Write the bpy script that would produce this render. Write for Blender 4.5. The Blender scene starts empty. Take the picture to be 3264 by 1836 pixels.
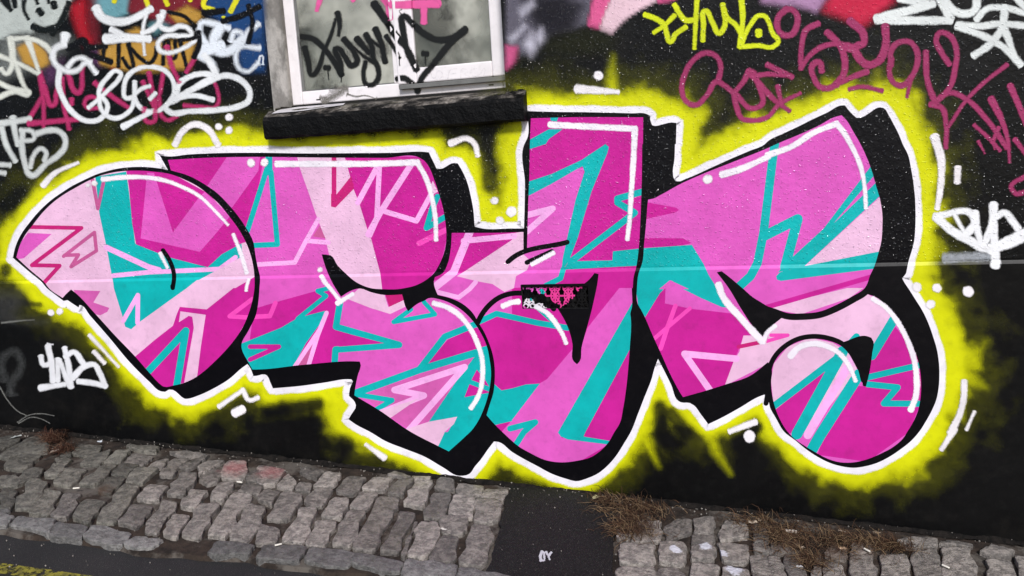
import bpy, bmesh, math, random
import numpy as np
from mathutils import Vector, Matrix, noise as mnoise
from mathutils.geometry import delaunay_2d_cdt

random.seed(7)
SC = bpy.context.scene
COL = SC.collection

# ------------------------------------------------------------------ camera
W, H, F = 3264.0, 1836.0, 2600.0
AX = np.array([0.96320803, -0.01459072, -0.26836057])    # along the wall, in camera axes (right, down, forward)
AY = np.array([0.26212969, -0.16937438, 0.95005281])     # into the wall
AZ = np.array([-0.05931536, -0.98544377, -0.15931811])   # up
ROT = np.array([AX, AY, AZ])
CAM = np.array([0.0, -3.4, 1.5])
cd = bpy.data.cameras.new('camera')
cam = bpy.data.objects.new('camera', cd)
COL.objects.link(cam)
cd.sensor_width = 36.0
cd.lens = 36.0 * F / W
cd.clip_start = 0.05
cd.clip_end = 500.0
mw = Matrix.Identity(4)
for r in range(3):
    mw[r][0], mw[r][1], mw[r][2], mw[r][3] = ROT[r][0], -ROT[r][1], -ROT[r][2], CAM[r]
cam.matrix_world = mw
SC.camera = cam
SC.render.resolution_x, SC.render.resolution_y = 1024, 576

# ------------------------------------------------------------------ light
SUN_EL, SUN_AZ = math.radians(40), math.radians(160)     # azimuth clockwise from +Y
world = bpy.data.worlds.new('World')
SC.world = world
world.use_nodes = True
nt = world.node_tree
bg = nt.nodes['Background']
sky = nt.nodes.new('ShaderNodeTexSky')
sky.sky_type = 'NISHITA'
sky.sun_disc = False
sky.sun_elevation = SUN_EL
sky.sun_rotation = SUN_AZ
sky.air_density, sky.dust_density, sky.ozone_density = 0.9, 1.5, 1.0
nt.links.new(sky.outputs['Color'], bg.inputs['Color'])
bg.inputs['Strength'].default_value = 0.05
sl = bpy.data.lights.new('sun', 'SUN')
sun = bpy.data.objects.new('sun', sl)
COL.objects.link(sun)
sl.energy = 1.5
sl.angle = math.radians(10)
sl.color = (1.0, 0.985, 0.975)
sd = Vector((math.sin(SUN_AZ) * math.cos(SUN_EL), math.cos(SUN_AZ) * math.cos(SUN_EL), math.sin(SUN_EL)))
sun.rotation_euler = sd.to_track_quat('Z', 'Y').to_euler()
vs = SC.view_settings
vs.view_transform = 'Standard'
vs.look = 'None'
vs.exposure = 1.45
vs.gamma = 1.0
SC.render.engine = 'CYCLES'
SC.cycles.transparent_max_bounces = 40

# ------------------------------------------------------------------ geometry of the place
K = 816.0 / 2576.0
ZS, HS, DP = 0.994, 0.013, 0.007          # plinth: top of its face, height of the sloped top, how far it stands out


def ray(px, py):
    return ROT @ np.array([px - W / 2, py - H / 2, F])


def on_y(px, py, y):
    d = ray(px, py)
    return CAM + d * ((y - CAM[1]) / d[1])


def on_wall(px, py, off=0.0):
    off *= 0.5
    p = on_y(px, py, -DP - off)
    if p[2] <= ZS:
        return p
    q = on_y(px, py, -off)
    if q[2] >= ZS + HS:
        return q
    d = ray(px, py)                        # sloped top of the plinth: y = -off - DP*(ZS+HS-z)/HS
    s = DP / HS
    t = (-off - s * (ZS + HS) + s * CAM[2] - CAM[1]) / (d[1] - s * d[2])
    return CAM + d * t


def to_px(p):
    v = ROT.T @ (np.array(p) - CAM)
    return np.array([v[0] / v[2] * F + W / 2, v[1] / v[2] * F + H / 2])


G0 = np.array([-3.90520264, -0.025, 0.20472074])
GSX, GSY = -0.06364937, 0.07


def gz(x, y):
    return G0[2] + GSX * (x - G0[0]) + GSY * (y - G0[1])


def on_ground(px, py, h=0.0):
    d = ray(px, py)
    n = np.array([-GSX, -GSY, 1.0])
    t = (n @ (G0 + np.array([0, 0, h]) - CAM)) / (n @ d)
    return CAM + d * t


def P(s):
    out, i, j = [], 0, 0
    for t in s.split():
        if t[0] == '@':
            i, j = int(t[1]), int(t[2])
        else:
            x, y = t.split(',')
            out.append((816 * i + float(x) * K, 459 * j + float(y) * K))
    return out


# ------------------------------------------------------------------ object helpers
def link(name, me, parent=None, mats=()):
    o = bpy.data.objects.new(name, me)
    COL.objects.link(o)
    if parent:
        o.parent = parent
    if me:
        for m in mats:
            me.materials.append(m)
    return o


def thing(name, label, cat, loc=(0, 0, 0), parent=None, group=None):
    o = bpy.data.objects.new(name, None)
    COL.objects.link(o)
    o.location = loc
    o.empty_display_size = 0.1
    if parent:
        o.parent = parent
    if label:
        o['label'] = label
    if cat:
        o['category'] = cat
    if group:
        o['group'] = group
    return o


def pymesh(name, verts, faces, smooth=False):
    me = bpy.data.meshes.new(name)
    me.from_pydata([tuple(v) for v in verts], [], faces)
    if smooth:
        for p in me.polygons:
            p.use_smooth = True
    me.update()
    return me


def box_bm(bm, x0, x1, y0, y1, z0, z1, bevel=0.0):
    vs_ = [bm.verts.new((x, y, z)) for z in (z0, z1) for y in (y0, y1) for x in (x0, x1)]
    fs = [(0, 2, 3, 1), (4, 5, 7, 6), (0, 1, 5, 4), (2, 6, 7, 3), (0, 4, 6, 2), (1, 3, 7, 5)]
    nf = [bm.faces.new([vs_[i] for i in f]) for f in fs]
    if bevel:
        es = {e for f in nf for e in f.edges}
        bmesh.ops.bevel(bm, geom=list(es), offset=bevel, segments=2, affect='EDGES', profile=0.5)


def bm_obj(name, bm, mat, parent=None, smooth=False):
    me = bpy.data.meshes.new(name)
    bm.to_mesh(me)
    bm.free()
    if smooth:
        for p in me.polygons:
            p.use_smooth = True
    return link(name, me, parent, [mat] if mat else [])


def boxes(name, lst, mat, parent=None, bevel=0.0):
    bm = bmesh.new()
    for b in lst:
        box_bm(bm, *b, bevel=bevel)
    return bm_obj(name, bm, mat, parent)


# ------------------------------------------------------------------ materials
def lin(c, k=1.0):
    out = []
    for v in c[:3]:
        v = v / 255.0
        out.append(k * (v / 12.92 if v <= 0.04045 else ((v + 0.055) / 1.055) ** 2.4))
    return (*out, 1.0)


class N:
    def __init__(s, name):
        s.m = bpy.data.materials.new(name)
        s.m.use_nodes = True
        s.t = s.m.node_tree
        s.b = s.t.nodes['Principled BSDF']
        s.out = s.t.nodes['Material Output']

    def n(s, kind, **kw):
        o = s.t.nodes.new('ShaderNode' + kind)
        for k, v in kw.items():
            if k.startswith('i_'):
                o.inputs[k[2:].replace('_', ' ')].default_value = v
            else:
                setattr(o, k, v)
        return o

    def l(s, a, b):
        s.t.links.new(a, b)

    def pos(s):
        if not hasattr(s, '_p'):
            s._p = s.n('NewGeometry').outputs['Position']
        return s._p

    def noise(s, scale, detail=2.0, rough=0.5, vec=None):
        o = s.n('TexNoise')
        o.inputs['Scale'].default_value = scale
        o.inputs['Detail'].default_value = detail
        o.inputs['Roughness'].default_value = rough
        s.l(vec or s.pos(), o.inputs['Vector'])
        return o.outputs['Fac']

    def math(s, op, a, b=None, c=None, clamp=False):
        o = s.n('Math', operation=op)
        o.use_clamp = clamp
        for i, v in enumerate((a, b, c)):
            if v is None:
                continue
            if isinstance(v, (int, float)):
                o.inputs[i].default_value = v
            else:
                s.l(v, o.inputs[i])
        return o.outputs[0]

    def rng(s, v, a, b, c=0.0, d=1.0):
        o = s.n('MapRange')
        o.interpolation_type = 'SMOOTHSTEP'
        s.l(v, o.inputs['Value'])
        for k, x in (('From Min', a), ('From Max', b), ('To Min', c), ('To Max', d)):
            o.inputs[k].default_value = x
        return o.outputs['Result']

    def mix(s, fac, a, b):
        o = s.n('Mix', data_type='RGBA')
        for i, v in ((0, fac), (6, a), (7, b)):
            if isinstance(v, (int, float)):
                o.inputs[i].default_value = v
            elif isinstance(v, tuple):
                o.inputs[i].default_value = v
            else:
                s.l(v, o.inputs[i])
        return o.outputs[2]

    def bump(s, h, strength, dist):
        o = s.n('Bump')
        o.inputs['Strength'].default_value = strength
        o.inputs['Distance'].default_value = dist
        s.l(h, o.inputs['Height'])
        s.l(o.outputs['Normal'], s.b.inputs['Normal'])


def wall_relief(g):
    """roughcast above the plinth, trowelled smooth on it"""
    sep = g.n('SeparateXYZ')
    g.l(g.pos(), sep.inputs[0])
    up = g.rng(sep.outputs['Z'], ZS + HS - 0.004, ZS + HS + 0.012)
    nz = g.noise(105, 1.0, 0.5)
    pim = g.rng(nz, 0.58, 0.80)
    a = g.noise(48, 3.0, 0.6)
    c = g.noise(9, 2.0, 0.5)
    k = g.math('ADD', g.math('MULTIPLY', up, 0.92), 0.08)
    h = g.math('ADD', g.math('MULTIPLY', pim, 0.30), g.math('MULTIPLY', a, 0.30))
    h = g.math('ADD', g.math('MULTIPLY', h, k), g.math('MULTIPLY', c, 0.5))
    g.bump(h, 0.8, 0.009)
    # glossy beads of paint on the nibs of the roughcast, drier paint between
    nib = g.math('MULTIPLY', g.rng(nz, 0.63, 0.70), k)
    g.l(g.rng(nib, 0.0, 1.0, 0.15, 1.0), g.b.inputs['Specular IOR Level'])
    g.l(g.rng(nib, 0.0, 1.0, 0.42, 0.06), g.b.inputs['Roughness'])


KA = 0.80          # albedo of a paint that photographs as full white


_paint = {}


def paint(rgb, soft=False, rough=0.12, var=0.18, fuzz=0.55, blend=False, flat=False):
    key = (tuple(rgb), soft, rough, fuzz, blend, flat)
    if key in _paint:
        return _paint[key]
    g = N('spray_paint')
    c = lin(rgb, KA)
    d = tuple(max(0.0, v * (1 - var)) for v in c[:3]) + (1.0,)
    f = g.rng(g.noise(4.0, 5.0, 0.68), 0.3, 0.7)
    cc = g.mix(f, c, d)
    thin = g.rng(g.noise(23.0, 5.0, 0.7), 0.50, 0.72, 0.0, 0.13)          # thin coverage and grime
    g.l(g.mix(thin, cc, lin((40, 36, 38), KA)), g.b.inputs['Base Color'])
    g.b.inputs['Roughness'].default_value = rough
    g.b.inputs['Specular IOR Level'].default_value = 0.3
    if not flat:
        wall_relief(g)
    if soft:
        at = g.n('Attribute', attribute_name='alpha')
        ed = g.math('MULTIPLY', g.math('MULTIPLY', at.outputs['Fac'], g.math('SUBTRACT', 1.0, at.outputs['Fac'])), 4.0)
        wob = g.math('MULTIPLY', g.math('SUBTRACT', g.noise(30, 4.0, 0.65), 0.5), fuzz)
        a = g.math('ADD', at.outputs['Fac'], g.math('MULTIPLY', wob, ed), clamp=True)
        if not blend:
            # spray droplets: each 1 mm cell is either painted or bare
            sn = g.n('VectorMath', operation='SNAP')
            g.l(g.pos(), sn.inputs[0])
            sn.inputs[1].default_value = (0.001, 1.0, 0.001)
            wn = g.n('TexWhiteNoise', noise_dimensions='3D')
            g.l(sn.outputs[0], wn.inputs['Vector'])
            thr = g.math('ADD', g.math('MULTIPLY', wn.outputs['Value'], 0.96), 0.02)
            a = g.math('GREATER_THAN', a, thr)
        g.l(a, g.b.inputs['Alpha'])
    _paint[key] = g.m
    return g.m


def wall_material():
    g = N('black_masonry_paint')
    f = g.rng(g.noise(1.6, 5.0, 0.65), 0.35, 0.7)
    f2 = g.rng(g.noise(30, 4.0, 0.7), 0.5, 0.75)
    c = g.mix(f, lin((4, 4, 5), KA), lin((10, 10, 11), KA))
    c = g.mix(g.math('MULTIPLY', f2, 0.2), c, lin((34, 34, 32), KA))
    sp = g.math('MULTIPLY', g.rng(g.noise(5, 6, 0.75), 0.48, 0.72), 0.55)
    c = g.mix(sp, c, lin((26, 24, 22), KA))
    g.l(c, g.b.inputs['Base Color'])
    g.b.inputs['Roughness'].default_value = 0.12
    g.b.inputs['Specular IOR Level'].default_value = 0.4
    wall_relief(g)
    return g.m


def simple(name, rgb, rough=0.5, var=0.2, scale=20, bump=0.0, bscale=120, spec=0.5, rgb2=None, lo=0.35, hi=0.68):
    g = N(name)
    c = lin(rgb, KA)
    d = lin(rgb2, KA) if rgb2 else tuple(v * (1 - var) for v in c[:3]) + (1.0,)
    f = g.rng(g.noise(scale, 5.0, 0.65), lo, hi)
    cc = g.mix(f, c, d)
    thin = g.rng(g.noise(23.0, 5.0, 0.7), 0.50, 0.72, 0.0, 0.13)          # thin coverage and grime
    g.l(g.mix(thin, cc, lin((40, 36, 38), KA)), g.b.inputs['Base Color'])
    g.b.inputs['Roughness'].default_value = rough
    g.b.inputs['Specular IOR Level'].default_value = spec
    if bump:
        g.bump(g.noise(bscale, 4.0, 0.65), 0.8, bump)
    return g.m


M_WALL = wall_material()

# colours as they show in the photograph
MAG, PNK, PAL, TEA = (204, 34, 151), (225, 93, 193), (238, 190, 222), (12, 180, 180)
CRI, MAU, LIL, HOT = (200, 32, 118), (202, 92, 152), (250, 178, 238), (248, 78, 188)
MID = (214, 96, 176)
BLK, WHT, YEL = (3, 2, 7), (248, 243, 250), (219, 221, 12)

# ------------------------------------------------------------------ curve helpers (all in photograph pixels)
def hermite(pts, closed=False, step=7.0, corner=48.0):
    """smooth through the points except where the path turns sharply"""
    n = len(pts)
    p = np.array(pts, float)
    if n < 3:
        a, b = p[0], p[-1]
        m = max(1, int(np.linalg.norm(b - a) / step))
        return [tuple(a + (b - a) * k / m) for k in range(m + 1)]
    tin, tout = np.zeros((n, 2)), np.zeros((n, 2))
    for i in range(n):
        if not closed and i in (0, n - 1):
            continue
        a, b = p[i] - p[i - 1], p[(i + 1) % n] - p[i]
        la, lb = np.linalg.norm(a) + 1e-9, np.linalg.norm(b) + 1e-9
        ang = math.degrees(math.acos(max(-1, min(1, float(a @ b) / (la * lb)))))
        if ang < corner:
            t = a / la * lb + b / lb * la
            t /= (np.linalg.norm(t) + 1e-9)
            tin[i] = t * la
            tout[i] = t * lb
    out = []
    for i in range(n if closed else n - 1):
        a, b = p[i], p[(i + 1) % n]
        d = b - a
        L = np.linalg.norm(d)
        m = max(1, int(L / step))
        t0 = tout[i] if tout[i].any() else d
        t1 = tin[(i + 1) % n] if tin[(i + 1) % n].any() else d
        for k in range(m):
            u = k / m
            h = (2 * u ** 3 - 3 * u ** 2 + 1) * a + (u ** 3 - 2 * u ** 2 + u) * t0 + (-2 * u ** 3 + 3 * u ** 2) * b + (u ** 3 - u ** 2) * t1
            out.append(tuple(h))
    if not closed:
        out.append(tuple(p[-1]))
    return out


SEAM = []
for z, off in ((ZS, -DP), (ZS + HS, 0.0)):
    SEAM.append((to_px((-4.5, off, z)), to_px((1.5, off, z))))


def seam_cut(bm):
    for a, b in SEAM:
        d = b - a
        no = Vector((-d[1], d[0], 0)).normalized()
        bmesh.ops.bisect_plane(bm, geom=bm.verts[:] + bm.edges[:] + bm.faces[:], dist=1e-4, plane_co=(a[0], a[1], 0), plane_no=no)


def lay(name, bm, mats, parent, off, mapper=None, cut=True):
    """a sheet of paint drawn in photograph pixels, laid on the wall; z of each vertex is an extra stand-off in metres"""
    if cut:
        seam_cut(bm)
    f = mapper or on_wall
    for v in bm.verts:
        v.co = Vector(f(v.co.x, v.co.y, off + v.co.z))
    me = bpy.data.meshes.new(name)
    bm.to_mesh(me)
    bm.free()
    return link(name, me, parent, mats)


def ribbon(bm, pts, w, feather=3.0, w1=None, z0=0.0, amax=1.0, smooth=True, mi=0, dz=4e-6):
    """spray stroke: soft edged ribbon with round ends"""
    al = bm.verts.layers.float.get('alpha') or bm.verts.layers.float.new('alpha')
    c = np.array(hermite(pts, step=6.0, corner=180.0) if smooth else hermite(pts, step=6.0, corner=1.0))
    keep = [0] + [i for i in range(1, len(c)) if np.linalg.norm(c[i] - c[i - 1]) > 0.5]
    c = c[keep]
    n = len(c)
    w1 = w if w1 is None else w1
    ws = np.linspace(w, w1, n)
    if n == 1:
        c = np.array([c[0] - (0.5, 0), c[0] + (0.5, 0)])
        ws = np.array([w, w])
        n = 2
    tg = np.gradient(c, axis=0)
    tg /= (np.linalg.norm(tg, axis=1)[:, None] + 1e-9)
    rows = []
    for k in (4, 3, 2, 1):
        t = k / 4 * math.pi / 2
        r = ws[0] / 2 + feather * 0.6
        rows.append((c[0] - tg[0] * r * math.sin(t), tg[0], max(0.2, r * 2 * math.cos(t)), 0.0 if k == 4 else (0.75 if k == 3 else 1.0)))
    for i in range(n):
        jit = 1.0 + 0.05 * math.sin(i * 0.37 + w) + 0.035 * math.sin(i * 0.91)
        rows.append((c[i], tg[i], ws[i] * jit, 1.0))
    for k in (1, 2, 3, 4):
        t = k / 4 * math.pi / 2
        r = ws[-1] / 2 + feather * 0.6
        rows.append((c[-1] + tg[-1] * r * math.sin(t), tg[-1], max(0.2, r * 2 * math.cos(t)), 0.0 if k == 4 else (0.75 if k == 3 else 1.0)))
    prev = None
    for ri, (q, t, ww, a) in enumerate(rows):
        nn = np.array([-t[1], t[0]])
        hw = ww / 2
        fe = min(feather, hw * 0.9)
        z = z0 + ri * dz
        row = []
        for o_, aa in ((-hw - fe, 0.0), (-hw + fe, a), (hw - fe, a), (hw + fe, 0.0)):
            v = bm.verts.new((q[0] + nn[0] * o_, q[1] + nn[1] * o_, z))
            v[al] = aa * amax
            row.append(v)
        if prev:
            for k in range(3):
                fc = bm.faces.new((prev[k], prev[k + 1], row[k + 1], row[k]))
                fc.material_index = mi
        prev = row


LOOSE = ('sprayed_letter', 'scratch', 'overspray', 'grime_patch', 'pencil_scrawl')


def strokes(name, lst, rgb, parent, off, feather=3.0, label=None, rough=0.12, mapper=None, amax=1.0, fuzz=0.55, cut=True):
    """lst: (path string, width[, end width]) in tile units"""
    if name in LOOSE and len(lst) > 1:
        for k, q in enumerate(lst):
            o = strokes(name, [q], rgb, parent, off + k * 1e-4, feather, label if k == 0 else None, rough, mapper, amax, fuzz, cut)
        return o
    bm = bmesh.new()
    for k, s in enumerate(lst):
        w1 = s[2] * K if len(s) > 2 and s[2] else None
        ribbon(bm, P(s[0]), s[1] * K, feather, w1, z0=k * 1.2e-4, amax=amax)
    o = lay(name, bm, [paint(rgb, True, 0.35 if mapper else rough, fuzz=fuzz, flat=bool(mapper))], parent, off, mapper, cut)
    if label:
        o['label'] = label
    return o


def blob(bm, cx, cy, r, feather=3.0, z=0.0, sx=1.0, sy=1.0, amax=1.0):
    al = bm.verts.layers.float.get('alpha') or bm.verts.layers.float.new('alpha')
    c = bm.verts.new((cx, cy, z))
    c[al] = amax
    rings = []
    ph = random.random() * 6
    for rr, a in ((max(0.1, r - feather), amax), (r + feather, 0.0)):
        ring = []
        for k in range(20):
            t = k / 20 * 2 * math.pi
            q = rr * (1 + 0.05 * math.sin(2 * t + ph) + 0.03 * math.sin(5 * t + ph * 2))
            v = bm.verts.new((cx + q * sx * math.cos(t), cy + q * sy * math.sin(t), z))
            v[al] = a
            ring.append(v)
        rings.append(ring)
    for k in range(20):
        bm.faces.new((c, rings[0][k], rings[0][(k + 1) % 20]))
        bm.faces.new((rings[0][k], rings[1][k], rings[1][(k + 1) % 20], rings[0][(k + 1) % 20]))


def poly_sd(poly, X, Y):
    """signed distance to a polygon, negative inside, for arrays"""
    p = np.array(poly, float)
    d = np.full(X.shape, 1e9)
    ins = np.zeros(X.shape, bool)
    for i in range(len(p)):
        a, b = p[i - 1], p[i]
        e = b - a
        L = e @ e + 1e-9
        t = np.clip(((X - a[0]) * e[0] + (Y - a[1]) * e[1]) / L, 0, 1)
        d = np.minimum(d, np.hypot(X - a[0] - t * e[0], Y - a[1] - t * e[1]))
        if abs(b[1] - a[1]) > 1e-9:
            ins ^= ((a[1] > Y) != (b[1] > Y)) & (X < e[0] * (Y - a[1]) / (b[1] - a[1]) + a[0])
    return np.where(ins, -d, d)


def path_d(pts, X, Y):
    p = np.array(pts, float)
    d = np.full(X.shape, 1e9)
    for i in range(1, len(p)):
        a, b = p[i - 1], p[i]
        e = b - a
        t = np.clip(((X - a[0]) * e[0] + (Y - a[1]) * e[1]) / (e @ e + 1e-9), 0, 1)
        d = np.minimum(d, np.hypot(X - a[0] - t * e[0], Y - a[1] - t * e[1]))
    return d


def path_dt(pts, X, Y):
    """distance to a path and how far along it the nearest point lies (0 to 1)"""
    p = np.array(pts, float)
    d, T_ = np.full(X.shape, 1e9), np.zeros(X.shape)
    m = len(p) - 1
    for i in range(m):
        a, e = p[i], p[i + 1] - p[i]
        t = np.clip(((X - a[0]) * e[0] + (Y - a[1]) * e[1]) / (e @ e + 1e-9), 0, 1)
        q = np.hypot(X - a[0] - t * e[0], Y - a[1] - t * e[1])
        T_ = np.where(q < d, (i + t) / m, T_)
        d = np.minimum(d, q)
    return d, T_


def sstep(x, a, b):
    t = np.clip((x - a) / (b - a), 0, 1)
    return t * t * (3 - 2 * t)


def mist(name, fn, bbox, cell, rgb, parent, off, fuzz=0.5, rough=0.2, label=None):
    """sprayed mist: a fine sheet whose paint density comes from fn(X, Y)"""
    x0, y0, x1, y1 = bbox
    nx, ny = int((x1 - x0) / cell) + 1, int((y1 - y0) / cell) + 1
    X, Y = np.meshgrid(np.linspace(x0, x1, nx), np.linspace(y0, y1, ny))
    A = fn(X, Y)
    bm = bmesh.new()
    al = bm.verts.layers.float.new('alpha')
    V = {}

    def gv(j, i):
        if (j, i) not in V:
            v = bm.verts.new((X[j, i], Y[j, i], 0))
            v[al] = float(A[j, i])
            V[(j, i)] = v
        return V[(j, i)]
    live = A > 0.004
    q = live[:-1, :-1] | live[1:, :-1] | live[:-1, 1:] | live[1:, 1:]
    for j, i in zip(*np.nonzero(q)):
        bm.faces.new((gv(j, i), gv(j, i + 1), gv(j + 1, i + 1), gv(j + 1, i)))
    o = lay(name, bm, [paint(rgb, True, rough, fuzz=fuzz, blend=True)], parent, off)
    if label:
        o['label'] = label
    return o


def soft_polys(name, lst, rgb, parent, off, label=None, cell=9.0):
    """several feathered areas of one colour: (path, feather px, density)"""
    ps = [(hermite(P(s), True, 12), f, a) for s, f, a in lst]
    allp = np.array([q for p, f, a in ps for q in p])
    mf = max(f for _, f, _ in ps)

    def fn(X, Y):
        A = np.zeros(X.shape)
        for p, f, a in ps:
            A = np.maximum(A, a * (1 - sstep(poly_sd(p, X, Y), -f, f)))
        return A
    return mist(name, fn, (allp[:, 0].min() - mf, allp[:, 1].min() - mf, allp[:, 0].max() + mf, allp[:, 1].max() + mf), cell, rgb, parent, off, label=label)


# ================================================================== STRUCTURE
def build_ground():
    g = N('asphalt')
    a = g.noise(240, 3, 0.7)
    sp = g.rng(g.noise(420, 1, 0.5), 0.66, 0.74)
    c = g.mix(g.rng(g.noise(2.5, 5, 0.6), 0.35, 0.7), lin((18, 17, 18), KA), lin((30, 28, 28), KA))
    c = g.mix(g.math('MULTIPLY', sp, 0.45), c, lin((150, 146, 140), KA))
    g.l(c, g.b.inputs['Base Color'])
    g.b.inputs['Roughness'].default_value = 0.75
    g.bump(a, 0.7, 0.006)
    asphalt = g.m
    R_ = 150.0
    xs = [-R_, -12, -6, -3, 0, 3, 6, R_]
    ys = [-R_, -12, -6, -3, -1.5, 0.3]
    V = [(x, y, gz(x, y) - 0.028) for y in ys for x in xs]
    nx = len(xs)
    Fc = [(j * nx + i, j * nx + i + 1, (j + 1) * nx + i + 1, (j + 1) * nx + i) for j in range(len(ys) - 1) for i in range(nx - 1)]
    road = link('road', pymesh('road', V, Fc), None, [asphalt])
    road['kind'] = 'structure'
    # bedding between the setts
    gs = N('sett_bedding')
    c = gs.mix(gs.rng(gs.noise(14, 5, 0.65), 0.35, 0.68), lin((60, 50, 43), KA), lin((34, 29, 26), KA))
    c = gs.mix(gs.rng(gs.noise(4.5, 5, 0.7), 0.48, 0.62, 0.0, 0.6), c, lin((112, 106, 99), KA))     # cement pointing where it survives
    gs.l(c, gs.b.inputs['Base Color'])
    gs.b.inputs['Roughness'].default_value = 0.95
    gs.b.inputs['Specular IOR Level'].default_value = 0.2
    gs.bump(gs.noise(90, 4, 0.65), 0.8, 0.006)
    soil = gs.m
    bm = bmesh.new()
    x0, x1, n = -8.0, 5.0, 140
    top, bot = [], []
    for k in range(n + 1):
        x = x0 + (x1 - x0) * k / n
        ye = kerb_y(x) + 0.012 * math.sin(x * 9) + 0.01 * math.sin(x * 23 + 1)
        top.append(bm.verts.new((x, 0.0, gz(x, 0.0) - 0.012)))
        bot.append(bm.verts.new((x, ye, gz(x, ye) - 0.012)))
    low = [bm.verts.new((v.co.x, v.co.y - 0.02, v.co.z - 0.035)) for v in bot]
    for k in range(n):
        bm.faces.new((bot[k], bot[k + 1], top[k + 1], top[k]))
        bm.faces.new((low[k], low[k + 1], bot[k + 1], bot[k]))
    pave = bm_obj('pavement', bm, soil)
    pave['kind'] = 'structure'
    return road, pave, asphalt


def kerb_y(x):
    pts = [(-8, -0.93), (-3.1, -0.87), (-2.42, -0.865), (-1.83, -0.826), (-1.46, -0.80), (0.0, -0.84), (5, -0.9)]
    for (xa, ya), (xb, yb) in zip(pts, pts[1:]):
        if x <= xb:
            return ya + (yb - ya) * (x - xa) / (xb - xa)
    return pts[-1][1]


ROAD, PAVE, M_ASPH = build_ground()

# the building: an Empty with the wall, plinth, window, sill, vent and all the paint on it
BLD = thing('street_building', 'black rendered building front covered in graffiti, with plinth, white window and stone sill', 'building')
WX0, WX1, WZ0, WZ1 = -2.041, -0.935, 1.745, 2.95       # window opening
wx = [-9.0, WX0, WX1, 5.0]
wz = [ZS + HS, WZ0, WZ1, 4.2]


def build_wall():
    V, Fc = [], []
    # front face around the opening, then the reveals
    for z in wz:
        for x in wx:
            V.append((x, 0.0, z))
    for j in range(3):
        for i in range(3):
            if (i, j) != (1, 1):
                Fc.append((j * 4 + i, j * 4 + i + 1, (j + 1) * 4 + i + 1, (j + 1) * 4 + i))
    b = len(V)
    D = 0.30
    V += [(WX0, D, WZ0), (WX1, D, WZ0), (WX1, D, WZ1), (WX0, D, WZ1)]
    f = [5, 6, 10, 9]
    for k in range(4):
        k2 = (k + 1) % 4
        Fc.append((f[k], b + k, b + k2, f[k2]))
    b = len(V)
    V += [(-9, 0.3, ZS + HS), (5, 0.3, ZS + HS), (5, 0.3, 4.2), (-9, 0.3, 4.2)]
    Fc += [(12, 15, b + 2, b + 3), (0, 12, b + 3, b), (3, b + 1, b + 2, 15)]
    me = pymesh('wall', V, Fc)
    o = link('wall', me, BLD, [M_WALL, M_JAMB])
    for p in me.polygons:
        if 8 <= p.index < 12:
            p.material_index = 1
    # plinth with its sloped top and the opening for the vent
    V, Fc = [], []
    xs = sorted([-9 + 14 * k / 40 for k in range(41)] + [VX0, VX1])
    for x in xs:
        V += [(x, 0.0, ZS + HS), (x, -DP, ZS), (x, -DP, VZ1), (x, -DP, VZ0), (x, -DP, gz(x, 0) - 0.25)]
    for k in range(len(xs) - 1):
        a = k * 5
        for r in range(4):
            if r == 2 and VX0 <= 0.5 * (xs[k] + xs[k + 1]) <= VX1:
                continue
            Fc.append((a + r + 1, a + 5 + r + 1, a + 5 + r, a + r))
    link('plinth', pymesh('plinth', V, Fc), BLD, [M_WALL])


VX0, VX1, VZ0, VZ1 = -0.917, -0.622, 0.838, 0.946
M_JAMB = simple('grey_render_jamb', (226, 221, 214), 0.8, scale=7, rgb2=(164, 160, 154), bump=0.004, bscale=60, spec=0.3, lo=0.42, hi=0.62)
build_wall()

# ================================================================== THE BIG MURAL
MURAL = thing('graffiti_mural', None, None, parent=BLD)
MURAL['label'] = 'huge pink, magenta and teal letters with black shadow, white outline and yellow glow'

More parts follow.
